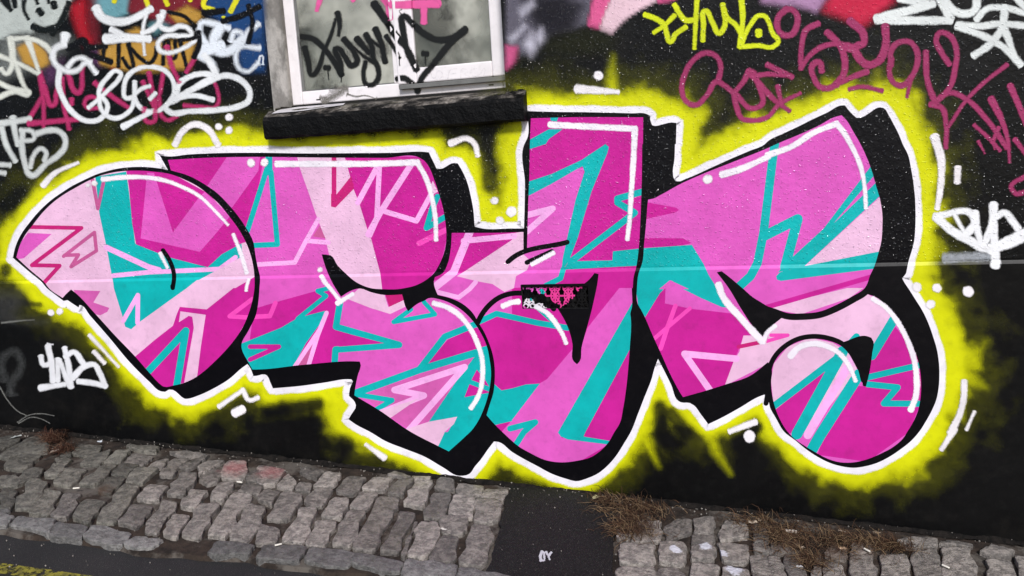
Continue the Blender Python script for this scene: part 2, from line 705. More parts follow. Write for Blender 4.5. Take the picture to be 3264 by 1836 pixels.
OUTER = P('''@01 130,1145 150,1050 185,960 230,880 290,800 350,725 430,640 520,560 620,490 730,420 850,360 960,310 1080,272 1200,245
1330,232 1480,232 1600,245 1690,262 1610,118 1700,125 1900,105 2100,95 2576,88 @11 500,95 1000,92 1400,88 1700,80 1740,85 1760,130
1790,190 1815,245 1850,250 2000,190 2030,195 2080,280 2130,400 2160,520 2185,650 2200,830 2240,842 2576,850 @21 120,850 125,700
130,400 125,0 @20 150,1400 155,1118 400,1125 800,1130 1200,1140 1350,1145 1390,1165 1390,1200 1410,1260 1440,1268 1500,1255
1640,1235 1655,1240 1650,1449 @21 1640,0 1635,150 1620,300 1635,360 1660,375 1760,345 2000,240 2200,150 2400,65 2540,5
@30 0,1420 150,1345 300,1275 450,1200 600,1130 740,1060 775,1060 800,1095 850,1150 890,1185 930,1185 1000,1150 1130,1080
1160,1085 1220,1170 1270,1260 1320,1360 1355,1449 @31 1410,110 1440,250 1465,400 1480,550 1485,700 1482,850 1470,980 1445,1080
1420,1160 1400,1250 1390,1300 1350,1350 1370,1390 1410,1449 @32 1480,110 1560,240 1620,370 1665,500 1700,620 1720,750 1725,880
1718,1000 1695,1120 1650,1230 1590,1340 1520,1449 @33 1450,80 1340,170 1220,250 1100,310 980,345 860,360 740,345 620,310 500,250
380,170 270,80 165,0 @32 80,1310 20,1200 0,1120 @22 2540,1072 2480,1095 2300,1200 2100,1310 1975,1370 1900,1270 1830,1180 1790,1157
1700,1150 1680,1140 1600,970 1500,770 1470,712 1440,790 1400,930 1340,1080 1270,1260 1195,1449 @23 1130,110 1040,250 950,350
860,420 760,465 640,495 560,475 400,420 250,340 100,260 0,200 @13 2440,100 2395,95 2330,180 2260,280 2200,350 2150,420 2040,440
1880,355 1700,250 1500,170 1300,90 1150,0 @12 1000,1370 930,1320 960,1270 1005,1180 995,1150 935,1085 945,1010 975,940 960,920
930,918 700,950 450,985 170,1010 140,940 110,880 90,870 0,885 @02 2550,885 2510,790 2490,765 2440,800 2300,920 2150,1010 2000,1080
1880,1115 1860,1115 1800,1070 1740,1025 1700,1022 1660,1045 1620,1040 1500,940 1300,740 1100,500 900,270 820,175 800,170 790,195
720,150 680,122 640,130 600,100 520,40 470,0 @01 430,1400 300,1290''')

LETTERS = [P(s) for s in ('''@01 165,1140 200,1020 250,920 330,815 420,700 520,600 640,510 760,440 900,365 1000,322 1120,290 1250,272 1400,268 1560,280
1720,305 1850,355 1980,420 2100,510 2200,600 2300,720 2390,840 2460,960 2520,1110 2555,1280 2560,1449 @02 2545,100 2500,260
2440,400 2360,520 2250,650 2150,750 2050,840 1950,910 1850,955 1750,980 1640,990 1620,975 1500,850 1370,700 1150,470 950,250
760,50 715,15 665,60 630,100 500,10 @01 440,1385 300,1265''',
'''@01 1690,160 2100,138 2576,130 @11 500,135 1300,140 1650,140 1690,165 1740,230 1790,350 1840,500 1880,640 1905,780 1915,900
1910,1010 1890,1100 1850,1200 1790,1300 1700,1375 1600,1425 1500,1449 @12 1420,12 1300,12 @11 1150,1449 1090,1430 1000,1385 900,1300
820,1220 750,1120 700,1112 660,1110 700,1240 770,1400 @12 855,88 950,30 1050,5 1150,40 1290,70 1470,65 1480,100 1500,180 1530,235
1640,150 1690,130 1730,105 1850,115 1980,165 2080,230 2180,330 2260,450 2320,580 2350,720 2365,850 2355,980 2330,1100 2290,1220
2240,1330 2180,1420 @13 2090,60 1940,195 1830,140 1560,0 @12 1240,1230 990,1080 1000,1000 1030,860 1055,780 1045,740 1000,738
500,770 0,820 @02 2540,820 2500,750 2430,570 2500,430 2576,270 @12 25,130 35,0 @11 40,1330 20,1250 0,1150 @01 2540,960 2480,850
2400,730 2300,610 2180,490 2050,400 1900,320 1720,265''',
'''@20 190,1190 600,1180 1320,1180 1318,1449 @21 1310,0 1305,400 1300,560 1290,800 1270,1100 1245,1260 1225,1330 1215,1449 @22 1205,0
1205,200 1190,260 1195,300 1185,600 1170,800 1150,1000 1120,1200 1080,1370 1030,1449 @23 980,90 900,180 800,250 650,290 480,305
330,280 180,210 60,140 0,90 @12 2480,1449 2400,1370 2320,1280 2350,1180 2390,1050 2402,930 2402,800 2380,660 2340,540 2300,450
2240,350 2180,250 2080,160 1950,100 1830,70 1800,0 @11 1790,1380 1800,1340 1880,1300 1930,1200 1960,1050 1970,895 2576,890
@21 115,885 115,1105 150,1100 165,560 175,300 180,0''',
'''@21 1370,560 1420,550 1500,510 1700,400 1900,310 2200,190 2576,40 @30 130,1430 300,1360 500,1270 680,1175 740,1160 790,1210 850,1310
930,1449 @31 1000,150 1050,290 1090,430 1130,570 1150,700 1150,850 1140,980 1110,1100 1070,1230 1020,1340 @32 985,58 1080,90 1200,190
1290,300 1380,440 1450,580 1500,700 1525,800 1540,950 1535,1100 1510,1230 1460,1350 1400,1449 @33 1370,50 1260,150 1130,220 980,280
830,308 700,300 580,260 470,200 370,140 270,70 200,0 @32 110,1300 65,1180 40,1060 32,930 40,830 0,745 @22 2400,880 2150,970 1960,1030
1720,1098 1690,1050 1600,880 1500,660 1400,440 1340,300 1300,220 1265,160 1258,0 @21 1275,1300 1310,1200 1330,1000 1350,800 1365,600''')]
BASES = [PAL, PNK, MAG, PNK]

# fill patches: 'p' polygon, 's' stroke (with width)
FILL = [[
    ('p', TEA, '@01 960,330 1270,278 1300,500 1360,1000 2090,1240 2230,1110 2430,1000 2440,1130 2340,1340 1980,1370 1880,1449 @02 1880,0 1400,345 1320,415 1260,390 1240,310 1145,0 @01 1140,1400 1060,980 1000,700'),
    ('p', MAG, '@01 1270,260 1400,255 1720,290 2100,500 2400,830 2500,980 2430,1000 2230,1110 2090,1240 1700,1140 1370,1010 1330,800 1300,450'),
    ('p', PNK, '@01 1480,290 1550,290 1590,420 1740,890 2000,540 2060,480 2320,720 2190,880 2010,1085 1415,950 1450,600'),
    ('p', PNK, '@01 280,895 520,905 240,1150 165,1160 140,1130 200,1000'),
    ('p', MID, '@02 740,20 1010,30 940,145 1100,200 1080,240 1010,275 940,260 760,60'),
    ('s', CRI, '@01 300,835 820,845 320,1220 600,1225 440,1400', 40),
    ('s', MAU, '@01 640,1130 950,890 970,1075 715,1235 790,1115 650,1120', 36),
    ('s', MAU, '@01 930,360 985,650 1040,390', 36),
    ('s', LIL, '@01 1070,1040 1500,1240 1600,1268', 56),
    ('s', LIL, '@01 1140,1325 1500,1290 1900,1272 2210,1258 2370,1140', 46),
    ('p', LIL, '@01 2200,1240 2390,1120 2310,1300 2220,1280'),
    ('p', PAL, '@01 1960,1390 2440,1130 2500,1040 2570,1200 2570,1340 2330,1449 @02 2080,215 1400,345 1880,0'),
    ('p', MAG, '@01 2590,1320 2370,1449 @02 2350,0 2080,215 1810,190 1780,260 1740,380 1560,520 1360,690 1640,1010 1980,920 2300,640 2520,260 2590,0'),
    ('p', PAL, '@02 1815,235 2070,270 2020,600 1980,920 1850,970 1950,400 1935,290 1900,280 1800,345'),
    ('s', TEA, '@02 1490,840 1870,430 1775,1000', 72),
    ('s', LIL, '@02 1240,330 1388,72 1384,350', 46),
    ('s', HOT, '@02 2540,110 2310,285 2540,300', 44),
], [
    ('p', MAG, '@01 1690,120 2290,120 2080,430 1980,380 1700,255'),
    ('p', MAG, '@01 2600,270 2320,660 2490,860 2576,600 @11 60,240 90,130 40,130'),
    ('p', PAL, '@11 410,120 890,120 945,320 980,450 1030,560 1130,890 1160,960 1250,1300 1270,1449 @12 1280,30 @11 1100,1449 880,1310 740,1130 700,960 600,700 540,520 440,240'),
    ('p', MAG, '@11 890,120 1690,130 1800,350 1920,760 1930,900 1860,1210 1700,1400 1500,1470 1270,1460 1250,1300 1160,960 1130,890 1040,600 980,450 945,320'),
    ('s', TEA, '@01 2490,870 @11 0,600 110,250 150,280 215,1010 -60,1022', 54),
    ('s', TEA, '@11 130,110 130,280', 70),
    ('s', CRI, '@11 785,120 785,575 960,410', 48),
    ('p', CRI, '@11 755,500 800,520 960,320 985,450 800,640 755,630'),
    ('s', LIL, '@11 1225,220 1025,590', 56),
    ('s', LIL, '@11 1242,220 1215,760 1145,920', 52),
    ('s', LIL, '@11 1565,200 1250,690 1130,910', 62),
    ('s', LIL, '@11 1300,680 1615,775 1765,500', 52),
    ('p', PAL, '@11 1780,370 1830,480 1760,520 1745,440'),
    ('s', LIL, '@11 20,1212 390,1192 490,1000 625,760', 46),
    ('s', LIL, '@11 520,975 730,992', 46),
    ('p', MAU, '@11 570,930 640,820 700,950'),
    ('s', TEA, '@11 1900,735 1715,845 1775,640 1825,530', 58),
    ('s', HOT, '@11 1640,1000 1920,860', 54),
    ('p', MAG, '@12 -60,500 -20,210 210,140 640,20 740,-10 820,160 850,390 1300,555 800,600 780,760 380,790 -60,830'),
    ('p', TEA, '@12 0,500 250,400 420,300 690,230 725,250 500,560 370,800 0,835 @02 2540,840 2480,750 2400,570'),
    ('s', MAG, '@12 -60,590 230,590 -60,720', 46),
    ('p', MAU, '@12 420,790 620,440 530,790'),
    ('s', LIL, '@12 385,800 640,420 710,250 620,480 525,790', 44),
    ('s', TEA, '@12 720,5 620,30 705,80 420,310', 46),
    ('s', HOT, '@12 -20,290 140,282 195,150', 46),
    ('p', PAL, '@12 920,110 1050,-10 1150,30 1290,60 1330,190 1480,120 1520,180 1350,262 1150,200'),
    ('p', CRI, '@12 1300,60 1475,55 1490,120 1340,190'),
    ('s', TEA, '@12 845,150 805,390 1440,572 800,620 790,770', 66),
    ('p', MAG, '@12 850,440 1290,555 830,590'),
    ('s', TEA, '@12 1690,140 1800,265 1385,342 1560,215', 46),
    ('p', MAG, '@12 1930,520 2210,395 2280,440 2330,590 1700,785'),
    ('s', TEA, '@12 1640,825 1900,490 2240,352', 66),
    ('p', MID, '@12 1080,1075 1640,870 2210,700 2130,790 1760,1330 1540,1420 1240,1230'),
    ('s', TEA, '@12 980,1065 1640,825 2350,610', 72),
    ('p', TEA, '@12 2200,690 2350,590 2390,900 2350,1100 2260,1330 2170,1449 @13 1940,215 1810,140 1900,0 @12 1930,1449 2020,1300 1740,1345 2000,960'),
    ('s', TEA, '@12 1000,1070 1370,1130 1200,1230', 52),
    ('s', LIL, '@12 1240,1262 1690,1082 1392,1026 2100,795 1530,1440', 64),
    ('p', PAL, '@12 1510,1420 1740,1345 2025,1295 1990,1370 1900,1449 @13 1830,150 1540,0'),
    ('p', PAL, '@12 1230,1240 1640,1110 1350,1310'),
    ('p', MAG, '@12 2222,822 2290,900 2345,990 2168,925'),
    ('p', MAG, '@12 2148,968 2360,1050 2098,1098'),
], [
    ('p', PNK, '@21 150,520 640,250 720,240 720,300 640,560 560,920 510,1200 500,1300 350,1430 0,1449 @12 2576,300 2240,340 1800,80 @11 1780,1380 2020,1300 2576,1290 @21 100,1110 150,1100'),
    ('p', TEA, '@20 170,1410 370,1300 510,1300 370,1400 @21 340,0 170,55'),
    ('p', TEA, '@20 380,1170 470,1170 450,1225 390,1215'),
    ('p', TEA, '@21 160,380 400,300 700,160 940,0 975,30 960,90 800,480 660,950 580,1160 495,1300 510,1150 560,920 640,560 730,280 710,225 640,260 400,400 160,525'),
    ('s', TEA, '@21 1330,475 1060,550 1060,590 1235,692 590,1185', 66),
    ('p', TEA, '@21 570,1180 1010,1170 1015,1080 1280,1052 1270,1225 520,1265'),
    ('s', TEA, '@21 515,1260 490,1350 340,1425', 54),
    ('s', LIL, '@21 150,715 410,650 150,880', 62),
    ('p', PAL, '@11 2110,1275 2576,965 @21 0,900 115,880 115,1110 190,1180 150,1270 40,1330 20,1449 @12 2500,40 2380,-40 @11 2220,1380 2020,1330'),
    ('p', MAG, '@11 1960,880 2110,880 1930,1275 1870,1310'),
    ('p', MAG, '@11 2190,880 2576,880 2576,960 2050,1275 2140,1000'),
    ('s', LIL, '@11 2150,890 1990,1290 1800,1440', 78),
    ('s', LIL, '@11 2090,975 2600,925', 58),
    ('s', LIL, '@12 1820,40 2040,95 2150,10 @11 2210,1390', 46),
    ('p', PNK, '@22 1080,0 1215,0 1215,150 470,1449 @23 500,60 980,120 640,320 300,300 0,110 @12 2470,1449 @22 0,1330 280,960 600,600 640,740 760,400'),
    ('p', TEA, '@22 1215,140 1195,600 740,1449 @23 720,45 990,90 960,125 560,75 490,45 460,0 @22 465,1449'),
    ('p', MAG, '@22 1195,620 1130,1200 1040,1460 @23 1000,80 720,45 @22 740,1449'),
    ('p', MAG, '@12 2230,360 2420,275 2576,300 @22 500,430 570,420 620,600 350,920 270,965 0,1000 @12 2470,1035 2380,960'),
    ('p', TEA, '@12 2380,950 2470,1030 2576,1010 @22 140,970 280,962 0,1330 @12 2576,1340 2400,1380 2300,1270'),
    ('s', TEA, '@12 2230,345 2420,258 2576,292 @22 250,350 560,402', 58),
    ('s', TEA, '@22 260,190 430,340', 62),
    ('s', TEA, '@22 -20,1415 235,1350 120,1449 @23 40,125', 60),
], [
    ('p', MAG, '@21 1350,585 1650,640 1682,665 1640,690 1350,755'),
    ('p', MAG, '@21 1330,945 1720,950 1805,995 1700,1025 1310,1045'),
    ('p', TEA, '@21 1300,1050 1810,1015 1930,1210 1980,1320 2070,1460 @22 2200,200 2110,192 1900,100 1700,0 1530,0 1350,310 1270,180 1245,0 @21 1250,1449'),
    ('p', PNK, '@21 1480,1460 1590,1370 1780,1460'),
    ('p', MAG, '@22 1490,50 1545,0 1540,155 1820,212 2230,258 2420,470 2330,480 2270,650 2230,740 2140,980 1710,1110 1330,310'),
    ('p', PNK, '@22 1550,0 1700,0 1900,100 2110,192 2210,205 2240,258 1820,212 1538,155'),
    ('s', HOT, '@22 1645,180 1570,380 1495,610', 46),
    ('s', HOT, '@22 1790,205 1430,510', 40),
    ('p', PAL, '@22 2330,478 2440,480 2530,560 2576,520 @32 0,430 135,290 400,315 700,240 985,50 1240,200 1240,310 1060,600 1000,490 760,545 450,470 200,545 0,760 @22 2140,985 2230,740 2290,640 2300,590'),
    ('s', LIL, '@22 2260,712 1735,662 2000,1040', 66),
    ('s', CRI, '@22 2280,592 2490,548', 40),
    ('s', HOT, '@32 -10,535 200,475 30,475', 36),
    ('p', PAL, '@32 0,195 800,0 960,0 820,100 330,265 60,215'),
    ('s', MAG, '@31 1030,1340 @32 -10,192', 50),
    ('s', TEA, '@30 75,1400 @31 50,130 @21 2530,900 2470,1200 2400,1330 2280,1440', 88),
    ('s', TEA, '@21 2540,925 @31 300,755 170,1240', 100),
    ('p', TEA, '@31 1030,230 1075,310 660,800 1085,390 1130,520 360,1235 100,1290 200,1180 560,850'),
    ('p', PAL, '@31 1130,530 1170,700 1160,980 1120,1085 370,1228'),
    ('p', TEA, '@31 120,1290 370,1228 1130,1080 1100,1190 1070,1255 130,1378 90,1365 82,1330'),
    ('p', MAG, '@32 1280,390 1420,550 1540,740 1560,1100 1420,1449 @33 1000,300 500,230 @32 560,1449 880,985 1000,990 1040,700'),
    ('s', TEA, '@32 1265,320 1045,680', 92),
    ('s', TEA, '@32 1560,768 1000,900', 62),
    ('s', TEA, '@32 1000,968 1305,1000 1165,1162 1560,1165', 62),
    ('p', PAL, '@32 30,930 60,760 200,590 420,500 650,550 830,660 900,830 420,1449 300,1449 60,1200'),
    ('p', MAG, '@32 60,1235 690,735 280,1460 180,1460'),
    ('s', TEA, '@32 50,1195 700,700 890,490', 70),
    ('s', TEA, '@32 750,640 290,1470', 112),
    ('s', LIL, '@32 860,700 400,1480', 84),
    ('s', TEA, '@32 915,870 @33 520,40 430,200', 112),
]]

# black inner outlines and counters drawn over the fill
INK = [[('s', '@01 1640,1070 1700,1160 1752,1330 1738,1449 @02 1735,-20', 44)], [],
       [('p', '@21 85,1420 720,1410 780,1360 830,1298 872,1308 860,1400 @22 830,100 790,270 740,450 700,600 680,740 655,768 622,740 608,560 560,390 480,240 400,130 300,70 90,30'),
        ('s', '@12 2232,345 2270,270 2340,180 2440,100 2576,55 @22 100,52 220,70 330,120 420,210', 52),
        ('s', '@11 2535,1185 @21 0,1150 555,988', 50), ('s', '@21 150,1192 400,1080', 48)],
       [('p', '@21 2060,1290 2110,1280 2150,1310 2260,1400 @22 2340,20 2420,90 2500,140 2576,185 @32 60,205 150,290 0,420 @22 2520,490 2420,380 2300,200 2180,0'),
        ('s', '@32 50,235 200,285 350,288 520,270 700,200 850,120 1000,20 @31 1060,1340', 66),
        ('s', '@32 -20,1160 5,1000 5,870 40,740 110,640 200,565 310,510 450,487 600,503 760,570 850,670 920,790 960,930', 50),
        ('p', '@32 750,545 1000,485 1040,500 1062,540 1050,650 1030,800 1010,900 985,992 955,985 940,900 880,780 820,670')]]

VENT_PX = [tuple(to_px((x, -DP, z))) for x, z in ((VX0, VZ1), (VX1, VZ1), (VX1, VZ0), (VX0, VZ0))]


def stroke_faces(pts, w):
    """hard edged stroke as quads and joint discs"""
    r = w / 2
    out = []
    for a, b in zip(pts, pts[1:]):
        a, b = np.array(a), np.array(b)
        d = b - a
        L = np.linalg.norm(d)
        if L < 0.1:
            continue
        n = np.array([-d[1], d[0]]) / L * r
        out.append([tuple(a - n), tuple(b - n), tuple(b + n), tuple(a + n)])
    for q in pts:
        out.append([(q[0] + r * math.cos(t), q[1] + r * math.sin(t)) for t in (k / 14 * 2 * math.pi + 0.1 for k in range(14))])
    return out


def ccw(p):
    a = sum(p[i - 1][0] * p[i][1] - p[i][0] * p[i - 1][1] for i in range(len(p)))
    return p if a > 0 else p[::-1]


def partition(shapes, guard=()):
    """shapes: [(tag, polygon)] in painting order -> triangles, each with the tag of the topmost shape over it"""
    verts, faces, tags, edges = [], [], [], []
    for tag, p in shapes:
        p = ccw(p)
        b = len(verts)
        verts += [Vector(q) for q in p]
        faces.append(list(range(b, b + len(p))))
        tags.append(tag)
    for a, b in SEAM:
        k = len(verts)
        verts += [Vector(a), Vector(b)]
        edges.append((k, k + 1))
    vo, eo, fo, _, _, of = delaunay_2d_cdt(verts, edges, faces, 0, 0.02)
    return vo, fo, [(max(o) if o else -1, o) for o in of], tags


def colour_at(px, py):
    """paint colour of the mural at a pixel, for the cast grille of the vent"""
    c = BLK
    X, Y = np.array([px]), np.array([py])
    for L, base, fl, ink in zip(LETTERS, BASES, FILL, INK):
        if poly_sd(L, X, Y)[0] < 0:
            c = base
            for it in fl:
                d = poly_sd(P(it[2]), X, Y)[0] if it[0] == 'p' else path_d(P(it[2]), X, Y)[0] - it[3] * K / 2
                if d < 0:
                    c = it[1]
    return c


def build_mural():
    layer = 0.0016
    # letters: one mesh each, a clean partition of its own paint
    for idx, (L, base, fl, ink) in enumerate(zip(LETTERS, BASES, FILL, INK)):
        Ls = hermite(L, True, 9)
        shapes = [('L', Ls)]
        cols = [None]
        for it in fl:
            if it[0] == 'p':
                shapes.append((it[1], P(it[2])))
            else:
                for q in stroke_faces(P(it[2]), it[3] * K):
                    shapes.append((it[1], q))
        shapes.append(('hole', VENT_PX))
        vo, fo, top, tags = partition(shapes)
        palette = []
        bm = bmesh.new()
        bv = [bm.verts.new((v.x, v.y, 0)) for v in vo]
        for f, (t, o) in zip(fo, top):
            if 0 not in o:
                continue
            c = tags[t]
            if c == 'hole':
                continue
            if c == 'L':
                c = base
            if c not in palette:
                palette.append(c)
            try:
                fc = bm.faces.new([bv[i] for i in f])
                fc.material_index = palette.index(c)
            except ValueError:
                pass
        bmesh.ops.delete(bm, geom=[v for v in bm.verts if not v.link_faces], context='VERTS')
        o = lay('letter', bm, [paint(c) for c in palette], MURAL, layer + 0.0004, cut=False)
        o['label'] = ('leaf shaped first letter, pale pink tip at the far left of the mural', 'second letter, two pink bowls under the window sill',
                      'third letter with tall square stem right of the sill', 'last letter, two pink bowls ending in a round ball')[idx]
    # black: shadow and outline under the letters
    vo, fo, top, tags = partition([('B', hermite(OUTER, True, 9)), ('hole', VENT_PX)])
    bm = bmesh.new()
    bv = [bm.verts.new((v.x, v.y, 0)) for v in vo]
    for f, (t, o) in zip(fo, top):
        if o and 1 not in o:
            try:
                bm.faces.new([bv[i] for i in f])
            except ValueError:
                pass
    bmesh.ops.delete(bm, geom=[v for v in bm.verts if not v.link_faces], context='VERTS')
    lay('drop_shadow', bm, [paint(BLK, rough=0.11)], MURAL, layer, cut=False)
    # inner outlines
    for ink in INK:
        if not ink:
            continue
        shapes = []
        for it in ink:
            if it[0] == 'p':
                shapes.append(('k', hermite(P(it[1]), True, 9)))
            else:
                for q in stroke_faces(hermite(P(it[1]), False, 9, 60), it[2] * K):
                    shapes.append(('k', q))
        shapes.append(('hole', VENT_PX))
        vo, fo, top, tags = partition(shapes)
        bm = bmesh.new()
        bv = [bm.verts.new((v.x, v.y, 0)) for v in vo]
        for f, (t, o) in zip(fo, top):
            if o and tags[t] == 'k':
                try:
                    bm.faces.new([bv[i] for i in f])
                except ValueError:
                    pass
        bmesh.ops.delete(bm, geom=[v for v in bm.verts if not v.link_faces], context='VERTS')
        lay('letter_outline', bm, [paint(BLK, rough=0.11)], MURAL, layer + 0.0008, cut=False)
    # white outline following the shadow's edge
    c = OUTER + OUTER[:2]
    bm = bmesh.new()
    pts = hermite(c, False, 8, 40)
    ribbon(bm, pts, 42, 3.0, smooth=False, dz=2e-7)
    lay('white_outline', bm, [paint(WHT, True)], MURAL, 0.0009)

    # yellow mist round it
    ctrl = np.array([(20, 820, 62), (150, 640, 66), (330, 540, 74), (520, 460, 66), (700, 430, 78), (1000, 445, 62), (1300, 440, 66), (1450, 480, 62),
                     (1560, 560, 95), (1660, 340, 70), (1850, 320, 62), (2050, 330, 80), (2250, 420, 95), (2420, 350, 85), (2620, 300, 64),
                     (2800, 330, 95), (2900, 450, 90), (2990, 650, 88), (2960, 850, 92), (3020, 1000, 88), (3060, 1150, 118), (3040, 1300, 92),
                     (2950, 1440, 100), (2800, 1530, 66), (2600, 1480, 58), (2400, 1340, 62), (2250, 1360, 52), (2130, 1330, 74), (2060, 1300, 60),
                     (1980, 1450, 48), (1800, 1540, 42), (1500, 1480, 60), (1280, 1430, 50), (1140, 1330, 62), (1090, 1260, 100), (900, 1250, 60),
                     (760, 1240, 60), (600, 1290, 60), (500, 1290, 62), (350, 1130, 46), (240, 980, 56), (150, 930, 66), (60, 880, 66)], float)
    out = hermite(OUTER, True, 18)

    def fn(X, Y):
        d = poly_sd(out, X, Y)
        ws, wr = np.zeros(X.shape), np.zeros(X.shape)
        for cx, cy, r in ctrl:
            q = 1.0 / (((X - cx) ** 2 + (Y - cy) ** 2) ** 1.5 + 400.0)
            ws += q
            wr += q * r
        R_ = wr / ws
        nz = np.array([mnoise.fractal(Vector((x * 0.014, y * 0.014, 3.0)), 1.0, 2.0, 3) for x, y in zip(X.ravel(), Y.ravel())]).reshape(X.shape)
        R_ = R_ * (0.88 + 0.34 * nz)
        core = 1.0 - sstep(d, R_ * 0.55, R_ * 1.5)
        tail = 0.07 * (1.0 - sstep(d, R_ * 0.9, R_ * 2.7 + 10))
        A = np.maximum(core, tail)
        for s, w in (('@23 1330,60 1480,350', 95), ('@23 1950,-60 2060,200 2200,420', 110), ('@02 1690,1050 1740,1360', 105), ('@20 1000,960 1015,560', 120),
                     ('@20 1800,1449 1830,1180', 180), ('@30 1480,960 1560,1400', 110), ('@30 1080,1050 1110,740', 190), ('@32 1900,800 2060,740 2190,540', 150),
                     ('@32 2000,900 2200,1000', 150), ('@12 1020,1280 800,1449', 130), ('@01 1400,40 1500,-60', 180), ('@30 640,900 1050,900', 170)):
            r = w * K / 2
            dd, tt = path_dt(P(s), X, Y)
            A = np.maximum(A, (1 - sstep(dd * (1 + 0.3 * nz) + tt * r * 0.9, r * 0.05, r * 2.1)) * (0.75 - 0.35 * tt))
        # the black base shows through where no yellow was sprayed
        for s, w, k in (('@10 2330,1350 @11 2330,120 2350,420', 165, 0.88), ('@12 120,1250 620,1170', 150, 0.95), ('@12 100,1449 560,1390', 260, 1.0), ('@13 300,60 900,130', 200, 0.9),
                        ('@22 1490,1200 1500,1449 @23 1560,100', 150, 0.9), ('@22 1600,1260 1750,1449', 150, 0.9), ('@22 2420,1449 2480,1400', 100, 0.9), ('@23 2300,120 2480,300', 260, 1.0),
                        ('@23 1700,300 1500,60', 90, 0.5), ('@01 60,620 200,500', 180, 0.9), ('@01 60,1290 60,1250', 110, 0.9), ('@02 120,130 400,170', 60, 0.8)):
            r = w * K / 2
            A = A * (1 - k * (1 - sstep(path_d(P(s), X, Y), r * 0.45, r * 1.5)))
        A = np.where(d < -14, 0.0, A)
        return np.clip(A, 0, 1)
    mist('yellow_glow', fn, (-40, 60, 3300, 1760), 8.0, YEL, MURAL, 0.0004, fuzz=0.5)


build_mural()


# white marks round and inside the letters
def marks():
    hl = [  # highlights inside the letters
        ('@01 1040,355 1250,335 1450,335 1650,365 1850,440 2000,520 2150,660 2290,810', 50, 26), ('@01 2350,915 2430,1120 2480,1290', 34, 44),
        ('@01 2500,1370 2480,1449 @02 2478,20', 32), ('@01 1615,1105 1682,1240', 38, 28),
        ('@11 215,200 700,200 1200,198 1620,185', 62, 60), ('@11 1620,185 1700,320 1770,540 1805,750 1812,960', 52, 42),
        ('@11 660,1335 700,1400 @12 745,0 830,108', 42, 40), ('@12 825,150 970,62', 54, 34),
        ('@12 1795,155 1900,185 2030,260 2150,400 2230,560 2275,720 2280,880 2260,1020 2210,1140 2165,1205', 52, 44),
        ('@12 2490,180 2576,145 @22 60,138', 54), ('@22 250,190 350,250 450,370 510,470 542,550', 50, 42),
        ('@20 390,1255 800,1275 1235,1296', 62, 60), ('@20 1236,1300 @21 1225,100 1200,500 1180,800 1160,955', 62, 40), ('@21 205,1210 410,1100', 40, 48),
        ('@21 2120,305 2250,270 2576,130', 72, 52), ('@31 0,110 250,20 @30 450,1340 690,1245', 60, 56), ('@30 690,1245 760,1330 830,1449 @31 930,220 975,450 985,640', 56, 36),
        ('@21 2080,1420 @22 2110,60 2300,300 2510,530', 68), ('@22 2530,540 @32 0,440 70,385', 50, 40),
        ('@32 1060,110 1180,190 1290,320 1400,520 1470,720 1495,900 1490,1080 1440,1220', 46, 62), ('@32 230,680 310,600 460,560 600,590 720,660 820,790 880,930', 66, 40)]
    for h in hl:
        strokes('highlight', [h], (250, 242, 252), MURAL, 0.0034, feather=2.2)
    dashes = [('@01 440,410 530,310 780,190', 60, 30), ('@00 1765,1449 1830,1330 1960,1250 2080,1290 2190,1449', 62), ('@10 1965,1440 2130,1395 @11 2200,0 2230,110', 66, 46),
              ('@20 670,895 1060,925', 92, 44), ('@30 1680,1390 @31 1740,150 1740,400 1705,640', 92, 50), ('@32 1975,950 1970,1100 1930,1270 1840,1449', 60, 66), ('@33 1870,-20 1750,170', 66, 44),
              ('@32 2075,1250 2000,1420', 30, 32), ('@02 2210,1190 2440,1030', 44), ('@02 2445,1030 2515,1130 2590,1105', 44), ('@02 2370,1255 2430,1225', 84), ('@13 1110,130 1285,255', 34, 62),
              ('@22 2200,1440 2440,1350', 54, 62), ('@02 905,480 1190,790', 40, 26), ('@02 950,645 1045,750', 42), ('@31 1910,250 1905,372', 66)]
    for d in dashes:
        strokes('paint_dash', [d], (244, 238, 240), MURAL, 0.0038, feather=3.2)
    dots = ['00 2305,1180 37', '00 2200,1275 34', '00 2305,1310 37', '02 512,248 33', '02 600,235 33', '11 2400,570 38', '11 2455,770 40', '21 -5,680 52', '20 870,760 46', '20 75,1110 30',
            '32 2015,35 55', '32 1700,0 45', '32 1635,165 46', '23 2390,45 60', '01 950,395 28', '01 885,415 20', '11 85,185 38', '01 2525,190 40', '11 645,1265 25', '21 1970,355 47', '31 1500,1440 46']
    for d in dots:
        t, q, r = d.split()
        (x, y), = P('@' + t + ' ' + q)
        bm = bmesh.new()
        blob(bm, x, y, float(r) * K, 2.6)
        lay('paint_dot', bm, [paint((246, 240, 244), True)], MURAL, 0.0042)


marks()

# ================================================================== THE OTHER TAGS
def tag_part(name, label, lst, rgb, off, feather=3.0, **kw):
    return strokes(name, lst, rgb, BLD, off, feather, label=label, **kw)


